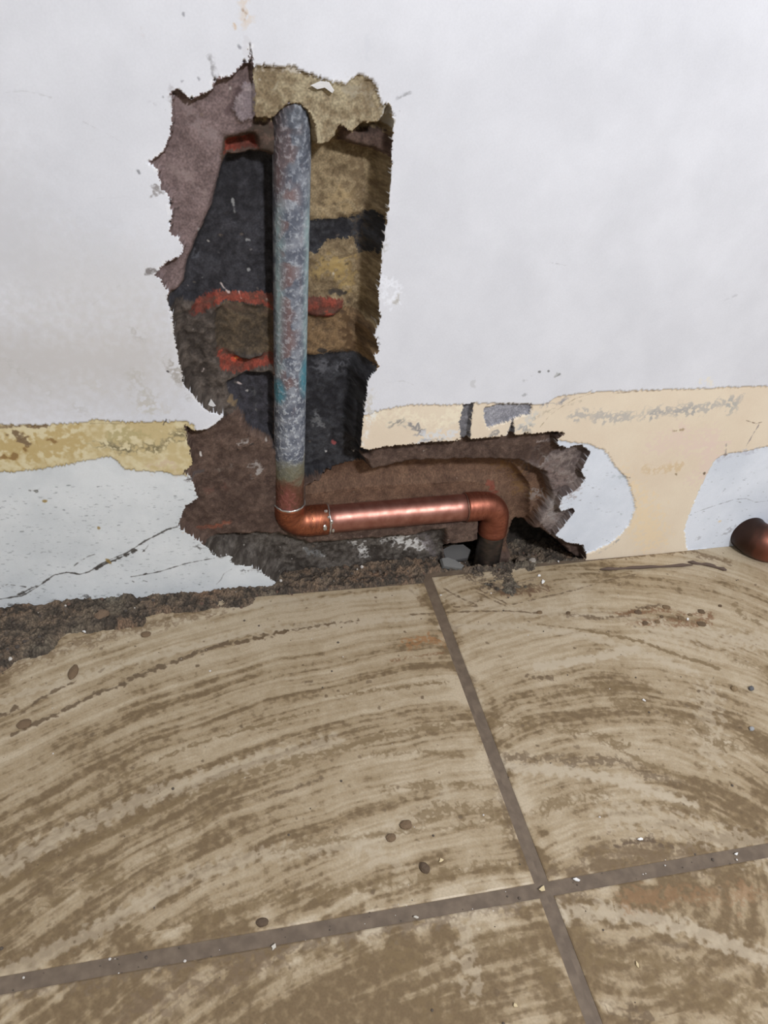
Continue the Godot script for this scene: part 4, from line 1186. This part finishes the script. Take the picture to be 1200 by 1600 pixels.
# a round pipe or fitting swept along a path, millimetres in; u runs round it, v along it
func tube(path: Array, radii: Array, closed_ends := true, seg := 40) -> ArrayMesh:
	var st := SurfaceTool.new()
	st.begin(Mesh.PRIMITIVE_TRIANGLES)
	st.set_smooth_group(0)
	var n := path.size()
	var side := Vector3(0, 0, 1)
	var run := 0.0
	var total := 0.0
	for i in n - 1:
		total += (path[i + 1] as Vector3).distance_to(path[i])
	for i in n:
		var p: Vector3 = path[i]
		var ahead: Vector3 = path[mini(i + 1, n - 1)]
		var back: Vector3 = path[maxi(i - 1, 0)]
		var t := (ahead - back).normalized()
		if t.length() < 0.5:
			t = Vector3.UP
		side = (side - t * side.dot(t)).normalized()
		var other := t.cross(side)
		if i > 0:
			run += p.distance_to(back)
		var r: float = radii[i]
		for k in seg + 1:
			var a := TAU * k / seg + PI
			st.set_uv(Vector2(float(k) / seg, run / total))
			st.add_vertex((p + side * cos(a) * r + other * sin(a) * r) * 0.001)
	for i in n - 1:
		for k in seg:
			var q := i * (seg + 1) + k
			for e in [q, q + seg + 1, q + 1, q + 1, q + seg + 1, q + seg + 2]:
				st.add_index(e)
	if closed_ends:
		for e in 2:
			var c := (n - 1) * (seg + 1) * e
			for k in range(1, seg - 1):
				for v in ([c, c + k, c + k + 1] if e == 0 else [c, c + k + 1, c + k]):
					st.add_index(v)
	st.generate_normals()
	return st.commit()


# an elbow: socket, quarter bend, socket, with a rolled rim at each mouth
func elbow_path(a: Vector3, da: Vector3, la: float, db: Vector3, lb: float, bend: float, r: float) -> Array:
	var path: Array = []
	var radii: Array = []
	var rows := [[la, r - 1.2], [la - 0.1, r - 0.5], [la - 0.7, r], [la - 2.0, r], [bend + 3.0, r], [bend, r - 0.35]]
	for q in rows:
		path.append(a + da * q[0])
		radii.append(q[1])
	var c := a + da * bend + db * bend
	for k in range(1, 12):
		var t := PI * 0.5 * k / 12.0
		path.append(c - db * bend * cos(t) - da * bend * sin(t))
		radii.append(r - 0.35)
	rows.reverse()
	for q in rows:
		path.append(a + db * (q[0] - la + lb if q[0] > bend + 4.0 else q[0]))
		radii.append(q[1])
	return [path, radii]


# ------------------------------------------------------------------ the copper pipe
func copper_look(s: int, hot: Color, dull: Color, stain: Color, amount: float, shade_from := 9.0, w := 256, h := 512) -> StandardMaterial3D:
	var a := noise_image(s, 0.02, 4, w, h)
	var b := noise_image(s + 1, 0.09, 4, w, h)
	var im := Image.create(w, h, false, Image.FORMAT_RGB8)
	var ro := Image.create(w, h, false, Image.FORMAT_L8)
	for y in h:
		for x in w:
			var p := a.get_pixel(x, y).r
			var q := b.get_pixel(x, y).r
			var t := clampf(0.5 + (p - 0.5) * 1.6, 0.0, 1.0)
			var d := clampf((q * 0.6 + p * 0.4 - 1.0 + amount) * 6.0, 0.0, 1.0)
			im.set_pixel(x, y, dull.lerp(hot, t).lerp(stain, maxf(d * 0.7, smoothstep(shade_from, shade_from + 0.22, float(y) / h + (p - 0.5) * 0.12) * 0.9)))  # past the start value a dark reflection is painted in along the length
			ro.set_pixel(x, y, Color.WHITE * (0.42 + 0.04 * (1.0 - t) + 0.12 * d))
	var m := StandardMaterial3D.new()
	m.albedo_texture = ImageTexture.create_from_image(im)
	m.roughness = 1.0
	m.roughness_texture = ImageTexture.create_from_image(ro)
	m.roughness_texture_channel = BaseMaterial3D.TEXTURE_CHANNEL_RED
	m.metallic = 0.9
	return m


# verdigris, lime and heat stains along the old riser; v 0 is the top
func patina() -> StandardMaterial3D:
	var w := 256
	var h := 1024
	var a := noise_image(51, 0.02, 4, w, h)
	var b := noise_image(52, 0.06, 4, w, h)
	var c := noise_image(53, 0.012, 3, w, h)
	var e := noise_image(54, 0.16, 3, w, h)
	var im := Image.create(w, h, false, Image.FORMAT_RGB8)
	var hm := Image.create(w, h, false, Image.FORMAT_L8)
	var me := Image.create(w, h, false, Image.FORMAT_L8)
	var ro := Image.create(w, h, false, Image.FORMAT_L8)
	for y in h:
		var v := float(y) / h
		for x in w:
			var u := absf(float(x) / w - 0.5) * 2.0
			var side := float(x) / w - 0.5
			var p := a.get_pixel(x, y).r
			var q := b.get_pixel(x, y).r
			var r := c.get_pixel(x, y).r
			var fq := e.get_pixel(x, y).r
			var slate := rgb(84, 89, 101)
			var lime := rgb(178, 182, 186)
			var green := rgb(142, 164, 166)
			var brown := rgb(112, 88, 86)
			var o := slate.lerp(rgb(134, 138, 146), clampf((p - 0.3) * 2.2, 0.0, 1.0))
			# pale verdigris down both sides in the upper half
			var edge := clampf(1.0 - absf(absf(side + 0.015) - 0.15) * 12.0, 0.0, 1.0) * smoothstep(0.14, 0.3, v) * (1.0 - smoothstep(0.5, 0.66, v))
			o = o.lerp(green, clampf(edge * (0.5 + p), 0.0, 1.0))
			# brown bare patches along the front
			var bare := clampf((r - 0.5) * 9.0 + 0.6, 0.0, 1.0) * clampf(1.0 - absf(side - 0.03) * 8.0, 0.0, 1.0) * (1.0 - smoothstep(0.62, 0.72, v))
			o = o.lerp(brown, bare * 0.9)
			o = o.lerp(brown, clampf(1.0 - absf(side - 0.14) * 9.0, 0.0, 1.0) * (1.0 - smoothstep(0.16, 0.24, v)) * 0.9)
			# lime crust
			var crust := clampf((q * 0.7 + fq * 0.3 - 0.5) * 5.0, 0.0, 1.0) * (0.5 + 0.3 * smoothstep(0.4, 0.7, v))
			o = o.lerp(lime, crust * 1.0)
			# teal bloom
			var teal := maxf(1.0 - Vector2((side - 0.15) * 9.0, (v - 0.635) * 26.0).length(), 1.0 - Vector2((side + 0.17) * 9.0, (v - 0.6) * 16.0).length())
			o = o.lerp(rgb(78, 128, 142), clampf(teal * 2.0, 0.0, 1.0) * (1.0 - crust * 0.7))
			# dark blue-black top
			o = o.lerp(rgb(54, 58, 66), (1.0 - smoothstep(0.03, 0.2, v)) * clampf((1.05 - q * 1.2), 0.0, 1.0))
			# olive, then heat-reddened copper at the foot
			var foot := v + (p - 0.5) * 0.05
			o = o.lerp(rgb(104, 100, 78), smoothstep(0.8, 0.87, foot) * 0.9)
			o = o.lerp(rgb(106, 76, 60), smoothstep(0.86, 0.9, foot))
			o = o.lerp(rgb(150, 94, 86), smoothstep(0.89, 0.93, foot) * clampf(1.0 - absf(side - 0.05) * 5.0 + (q - 0.5), 0.0, 1.0))
			im.set_pixel(x, y, o)
			hm.set_pixel(x, y, Color.WHITE * clampf(0.4 + crust * 0.4 + (q - 0.5) * 0.3 - bare * 0.1, 0.0, 1.0))
			var mt := smoothstep(0.87, 0.92, foot) * 0.6
			me.set_pixel(x, y, Color.WHITE * mt)
			ro.set_pixel(x, y, Color.WHITE * lerpf(0.62 + crust * 0.25, 0.34, mt))
	var m := StandardMaterial3D.new()
	m.albedo_texture = ImageTexture.create_from_image(im)
	m.heightmap_enabled = true
	m.heightmap_texture = ImageTexture.create_from_image(hm)
	m.heightmap_scale = 0.06
	m.metallic = 1.0
	m.metallic_texture = ImageTexture.create_from_image(me)
	m.metallic_texture_channel = BaseMaterial3D.TEXTURE_CHANNEL_RED
	m.roughness = 1.0
	m.roughness_texture = ImageTexture.create_from_image(ro)
	m.roughness_texture_channel = BaseMaterial3D.TEXTURE_CHANNEL_RED
	return m


# a lumpy ring of solder round a joint
func solder(c: Vector3, axis: Vector3, r: float, fat: float, s: int) -> ArrayMesh:
	var n := FastNoiseLite.new()
	n.seed = s
	n.frequency = 0.25
	var u := Vector3(0, 0, 1)
	var w := axis.cross(u)
	var st := SurfaceTool.new()
	st.begin(Mesh.PRIMITIVE_TRIANGLES)
	st.set_smooth_group(0)
	var seg := 72
	var around := 8
	for i in seg + 1:
		var a := TAU * (i % seg) / seg
		var d := u * cos(a) + w * sin(a)
		for k in around + 1:
			var b := TAU * (k % around) / around
			var f := fat * (0.9 + 0.9 * n.get_noise_3dv(d * 9.0 + axis * cos(b) * 3.0))
			st.add_vertex((c + d * (r + f * sin(b)) + axis * (f * 1.25 * cos(b) + 0.8 * n.get_noise_3dv(d * 6.0))) * 0.001)
	for i in seg:
		for k in around:
			var q := i * (around + 1) + k
			for e in [q, q + 1, q + around + 1, q + 1, q + around + 2, q + around + 1]:
				st.add_index(e)
	st.generate_normals()
	return st.commit()


func straight(a: Vector3, b: Vector3, r: float, n := 12) -> ArrayMesh:
	var path: Array = []
	var radii: Array = []
	for i in n + 1:
		path.append(a.lerp(b, float(i) / n))
		radii.append(r)
	return tube(path, radii)


func build_pipe_run() -> void:
	var root := Node3D.new()
	place(root, "copper_pipe")
	tag(root, "soldered copper pipe run with weathered riser and two bright elbows in the broken wall", "pipe")
	var zc := -13.5
	var c1 := Vector3(58.2, 54.5, zc)
	var c2 := Vector3(227.5, 58.0, zc)
	var run := (c2 - c1).normalized()
	var bright := copper_look(61, rgb(178, 128, 115), rgb(154, 104, 91), rgb(120, 76, 66), 0.2)
	var worn := copper_look(63, rgb(176, 108, 78), rgb(132, 80, 62), rgb(84, 60, 50), 0.40)
	var riser := obj("riser", straight(Vector3(58.2, 352, zc), Vector3(58.2, 66, zc), 10.9, 40), patina(), root)
	riser.set_meta("label", "weathered grey green riser")
	var e1 := elbow_path(c1, Vector3.UP, 19.0, run, 30.0, 13.5, 12.1)
	obj("elbow", tube(e1[0], e1[1]), worn, root)
	obj("pipe", straight(c1 + run * 26.0, c2 - run * 24.0, 11.0), bright, root)
	var e2 := elbow_path(c2, -run, 27.0, Vector3(0.03, -1, 0).normalized(), 29.0, 13.5, 12.1)
	obj("elbow", tube(e2[0], e2[1]), copper_look(65, rgb(168, 106, 86), rgb(136, 82, 66), rgb(96, 60, 50), 0.34), root)
	obj("drop_pipe", straight(c2 + Vector3(0.7, -26, 0), c2 + Vector3(2.4, -92, 0), 10.9), copper_look(67, rgb(102, 92, 86), rgb(76, 72, 69), rgb(170, 84, 70), 0.3), root)
	var tin := plain(rgb(196, 194, 190), 0.32, 0.85)
	obj("solder_ring", solder(c1 + Vector3(0, 19.2, 0), Vector3.UP, 11.6, 0.75, 3), tin, root)
	obj("solder_ring", solder(c1 + run * 30.4, run, 11.4, 0.6, 9), tin, root)
	obj("solder_ring", solder(c2 - run * 27.2, run, 11.3, 0.35, 15), plain(rgb(150, 120, 106), 0.4, 0.8), root)
	for k in 5:
		var blob := obj("solder_blob", stone(200 + k, Vector3(1.0, 1.6, 0.7) * (0.0011 + 0.0003 * (k % 3)), 0.4, 7), tin, root)
		var a := [0.5, 0.2, -0.15, -0.5, 0.9][k] as float
		blob.position = (c1 + run * (29.0 + (k % 2) * 3.5 - (k % 3) * 1.5) + Vector3(0, sin(a + 0.25) * 11.7, cos(a + 0.25) * 11.7)) * 0.001


func build_right_elbow() -> void:
	var root := Node3D.new()
	place(root, "copper_elbow")
	tag(root, "large dull copper elbow fitting on the tile at the right end of the wall foot", "pipe fitting")
	var look := copper_look(71, rgb(166, 104, 86), rgb(130, 80, 66), rgb(56, 44, 39), 0.34, 0.55)  # painted darker towards the wall leg, as if mirroring the dark cavity
	var c := Vector3(475.0, 14.5, 17.0)
	var e := elbow_path(c, Vector3(1, 0, 0), 46.0, Vector3(0, 0, -1), 26.0, 17.0, 17.0)
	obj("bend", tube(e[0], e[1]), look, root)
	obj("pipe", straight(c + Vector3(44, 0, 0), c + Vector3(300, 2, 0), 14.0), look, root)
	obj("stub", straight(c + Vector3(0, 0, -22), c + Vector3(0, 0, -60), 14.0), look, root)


# ------------------------------------------------------------------ chips, clods and splinters
func build_debris() -> void:
	var brown := plain(rgb(110, 90, 68), 0.9)
	var deep := plain(rgb(88, 72, 56), 0.9)
	var grey := plain(rgb(150, 150, 150), 0.85)
	var slate := plain(rgb(92, 92, 94), 0.85)
	var white := plain(rgb(226, 224, 220), 0.8)
	var tan := plain(rgb(196, 178, 140), 0.8)
	var ochre := plain(rgb(148, 112, 66), 0.9)
	# [x, z, height above the floor, size mm, material, name, label, category, group, turn]
	var lumps := [
		[[103.7, -20.3], 3.0, Vector3(6, 4, 4), ochre, "mortar_lump", "ochre lump of mortar in the dirt below the horizontal pipe", "mortar lump", ""],
		[[-82.8, 16.8], 4.0, Vector3(6, 4, 4), plain(rgb(112, 92, 74), 0.9), "mortar_lump", "light brown lump at the front of the dirt pile on the left", "mortar lump", ""],
		[[268.1, -6.0], -1.0, Vector3(4, 3.4, 3), plain(rgb(150, 142, 132), 0.9), "stone", "small round grey pebble at the tile edge right of the drop pipe", "stone", ""],
		[[261.6, -13.7], -6.0, Vector3(5, 4, 4), plain(rgb(112, 98, 84), 0.9), "stone", "brownish stone in the dark hollow right of the drop pipe", "stone", ""],
		[[-98.2, 66.8], 1.0, Vector3(3.0, 1.8, 6.5), brown, "mud_clod", "long brown mud clod on the left tile below the dirt pile", "mud clod", ""],
		[[-51.6, 37.1], 0.6, Vector3(3.6, 1.4, 2.8), brown, "mud_clod", "round flat mud clod on the left tile near its back edge", "mud clod", ""],
		[[-123.9, 105.7], 0.5, Vector3(4.4, 1.2, 3.6), brown, "mud_clod", "broad mud clod at the left end of the long mud ridge", "mud clod", ""],
		[[363.4, 152.4], 0.8, Vector3(2.6, 1.6, 2.2), plain(rgb(132, 112, 84), 0.9), "mud_clod", "pale brown clod left of the small grey pebble on the right tile", "mud clod", ""],
		[[376.2, 154.4], 1.0, Vector3(2.2, 1.7, 1.9), slate, "stone", "small dark grey pebble on the right tile near the frame edge", "stone", ""],
		[[354.2, 187.0], 0.8, Vector3(2.0, 1.4, 1.6), grey, "stone", "small light grey pebble on the right tile below the dark one", "stone", ""],
		[[99.3, 215.0], 0.7, Vector3(3.8, 1.5, 3.0), brown, "mud_clod", "largest of the brown clods left of the joint crossing", "mud clod", ""],
		[[88.9, 221.3], 0.6, Vector3(3.0, 1.2, 2.4), brown, "mud_clod", "brown clod lower left of the largest clod by the joint crossing", "mud clod", ""],
		[[103.4, 242.1], 0.7, Vector3(2.8, 1.8, 3.4), deep, "mud_clod", "dark clod just above the long joint left of the crossing", "mud clod", ""],
		[[11.9, 255.1], 0.6, Vector3(3.2, 1.3, 2.4), deep, "mud_clod", "dark clod on the front edge of the left back tile", "mud clod", ""],
	]
	for q in lumps:
		var at: Array = q[0]
		var big: Vector3 = q[2]
		var o := obj(q[4], stone(int(at[0] * 7.0 + at[1] * 3.0), big * 0.001, 0.3, 10), q[3])
		o.position = Vector3(at[0], q[1], at[1]) * 0.001
		o.rotation.y = fmod(absf(at[0]), 0.9) - 0.3
		tag(o, q[5], q[6])
	var broken := [
		[Vector3(195, -1.5, -9), [Vector2(-10, -5), Vector2(-4, -6.5), Vector2(3, -4), Vector2(11, 1.5), Vector2(8, 5), Vector2(-2, 4), Vector2(-9, 3)], 5.5, plain(rgb(108, 107, 104), 0.9), Vector3(0.35, -0.1, -0.12), "pale grey wedge of stone in the gap left of the drop pipe"],
		[Vector3(203, -1.0, -22), [Vector2(-13, -7), Vector2(-3, -9), Vector2(9, -7), Vector2(14, 0), Vector2(8, 7), Vector2(-6, 6), Vector2(-13, 2)], 6.0, plain(rgb(84, 82, 80), 0.9), Vector3(0.5, 0.2, 0.05), "dark flat stone behind the pale grey wedge under the horizontal pipe"],
	]
	for q in broken:
		var pts: Array = []
		for v in q[1]:
			pts.append(v * 0.001)
		var o := obj("stone", chip(pts, q[2] * 0.001), q[3])
		o.position = q[0] * 0.001
		o.rotation = q[4]
		tag(o, q[5], "stone")
	# the cluster of crumbs on the right-hand tile
	var soft := plain(rgb(112, 92, 68), 0.95)
	var wet := plain(rgb(94, 76, 56), 0.9)
	for q in [
		[[357.7, 65.0], 4.2, 1.6, "largest wet brown mud crumb at the top of the cluster on the right tile"],
		[[330.8, 67.2], 4.0, 1.4, "broad mud crumb at the left end of the crumb cluster"],
		[[341.5, 63.5], 3.0, 1.2, "mud crumb beside the broad one at the left of the cluster"],
		[[330.4, 79.6], 3.4, 1.2, "lower left mud crumb of the crumb cluster"],
		[[341.2, 79.7], 3.2, 1.3, "mud crumb next to the lower left one in the cluster"],
		[[348.0, 74.8], 2.4, 1.0, "small pale mud crumb in the middle of the cluster"],
		[[363.4, 78.5], 3.6, 1.4, "mud crumb touching the white chip in the cluster"],
		[[373.0, 76.1], 2.6, 1.2, "mud crumb just above right of the white chip in the cluster"],
		[[384.9, 74.0], 4.0, 1.4, "square brown mud crumb at the right of the cluster"],
		[[376.9, 86.9], 4.8, 1.1, "long flat mud crumb below the square one in the cluster"],
		[[404.9, 70.0], 2.2, 1.3, "lone dark mud crumb to the right of the cluster"],
		[[272.6, 59.8], 2.6, 1.0, "mud crumb on the thin mud line, the right one of a pair"],
		[[249.4, 55.8], 3.2, 0.9, "flat mud crumb on the thin mud line, the left one of a pair"],
	]:
		var at: Array = q[0]
		var o := obj("mud_crumb", stone(int(at[0] * 5.0), Vector3(q[1] * 0.78, q[2] * 0.7, q[1] * 0.6) * 0.001, 0.5, 8), wet if int(at[0]) % 2 == 0 else soft)
		o.position = Vector3(at[0], 0.2, at[1]) * 0.001
		o.rotation.y = fmod(absf(at[0]), 0.8) - 0.3
		tag(o, q[3], "mud crumb", "mud crumbs on the right back tile")
	# chips of paint and plaster, each where it fell
	var chips := [
		[[186.6, 263.9], 3.6, white, "white square paint chip on the joint right of the crossing"],
		[[165.2, 265.5], 4.2, tan, "tan plaster chip standing at the crossing of the tile joints"],
		[[235.4, 248.0], 3.0, white, "white paint chip in the mud patch above the right-hand joint"],
		[[290.2, 151.6], 2.2, white, "small white chip in the middle of the right back tile"],
		[[113.9, 239.4], 3.0, tan, "cream chip on the left back tile left of the joint crossing"],
		[[16.5, 268.2], 3.0, plain(rgb(190, 184, 172), 0.8), "pale chip on the long joint in the left half"],
		[[-93.9, 28.4], 3.6, white, "white flake on the front slope of the left dirt pile"],
		[[266.1, 22.1], 4.4, white, "tall white flake on the spilt dirt right of the drop pipe"],
		[[266.0, 13.9], 3.2, white, "narrow white sliver beside the tall flake by the drop pipe"],
		[[367.9, 80.6], 3.0, white, "white chip among the crumbs on the right back tile"],
		[[290.2, -1.4], 2.2, white, "tiny white chip at the tile edge below the grey plaster"],
		[[91.9, 267.4], 2.4, plain(rgb(190, 184, 172), 0.8), "small pale chip on the long joint near the picture centre"],
		[[288.6, 266.8], 2.2, white, "tiny white chip on the joint at the right edge"],
		[[199.3, 311.7], 2.6, tan, "cream chip on the right front tile"],
		[[129.5, 317.4], 2.4, tan, "cream chip on the left front tile near the lower edge"],
		[[190.1, -7.7], 3.4, white, "bright white chip in front of the pale grey stone wedge"],
	]
	for q in chips:
		var at: Array = q[0]
		var s: float = q[1] * 0.0005
		var pts: Array = []
		var n := 5 + int(absf(at[0])) % 3
		for k in n:
			var a := TAU * k / n + 0.4 * sin(at[0] + k * 2.0)
			pts.append(Vector2(cos(a), sin(a) * 0.85) * s * (1.0 + 0.35 * sin(at[1] * 1.7 + k * 2.3)))
		var o := obj("paint_chip", chip(pts, 0.0007, 12.0), q[2])
		o.position = Vector3(at[0], 0.3, at[1]) * 0.001
		o.rotation = Vector3(0.18, fmod(absf(at[0]) * 1.3, 3.0), 0.1)
		tag(o, q[3], "paint chip")
	var fl := [[[5.3, 167.1, 8.3, 161.7, 1.5, 159.1], "white triangular paint chip caught on the rough mortar left of the riser"], [[65.7, 352.3, 71.0, 354.6, 75.7, 354.3, 78.6, 350.6, 77.6, 349.3, 73.8, 351.8, 69.1, 350.7], "torn white paint flake hanging under the top edge of the hole"]]
	for q in fl:
		var at: Array = q[0]
		var pts: Array = []
		var mx := 0.0
		var my := 0.0
		for k in range(0, at.size(), 2):
			mx += at[k] * 2.0 / at.size()
			my += at[k + 1] * 2.0 / at.size()
		for k in range(0, at.size(), 2):
			pts.append(Vector2(at[k] - mx, my - at[k + 1]) * 0.001)
		var o := obj("paint_chip", chip(pts, 0.001, 8.0), plain(rgb(208, 206, 204), 0.9))
		o.position = Vector3(mx, my, -7.0 if q == fl[0] else 0.2) * 0.001
		o.rotation.x = PI * 0.5
		tag(o, q[1], "paint chip")
	# two splinters of dark wood on the tile by the elbow
	var wood := plain(rgb(92, 76, 66), 0.85)
	var sp := [[[322.7, 14.2, 359.5, 16.4, 409.5, 19.4], 1.6, "long dark wood splinter lying on the tile left of the copper elbow"], [[407.8, 15.1, 425.6, 21.8, 436.9, 30.2], 1.7, "short dark wood splinter crossing the right end of the long one"]]
	for q in sp:
		var at: Array = q[0]
		var path: Array = []
		var radii: Array = []
		for s in range(0, 2):
			for k in 5:
				var t := k / 5.0
				path.append(Vector3(lerpf(at[s * 2], at[s * 2 + 2], t), 1.3 + 0.3 * sin(k * 2.0), lerpf(at[s * 2 + 1], at[s * 2 + 3], t)))
				radii.append(q[1] * (0.75 + 0.25 * sin(k * 1.7 + s)))
		path.append(Vector3(at[4], 1.2, at[5]))
		radii.append(0.5)
		radii[0] = 0.6
		var o := obj("wood_splinter", tube(path, radii, true, 7), wood)
		tag(o, q[2], "splinter")
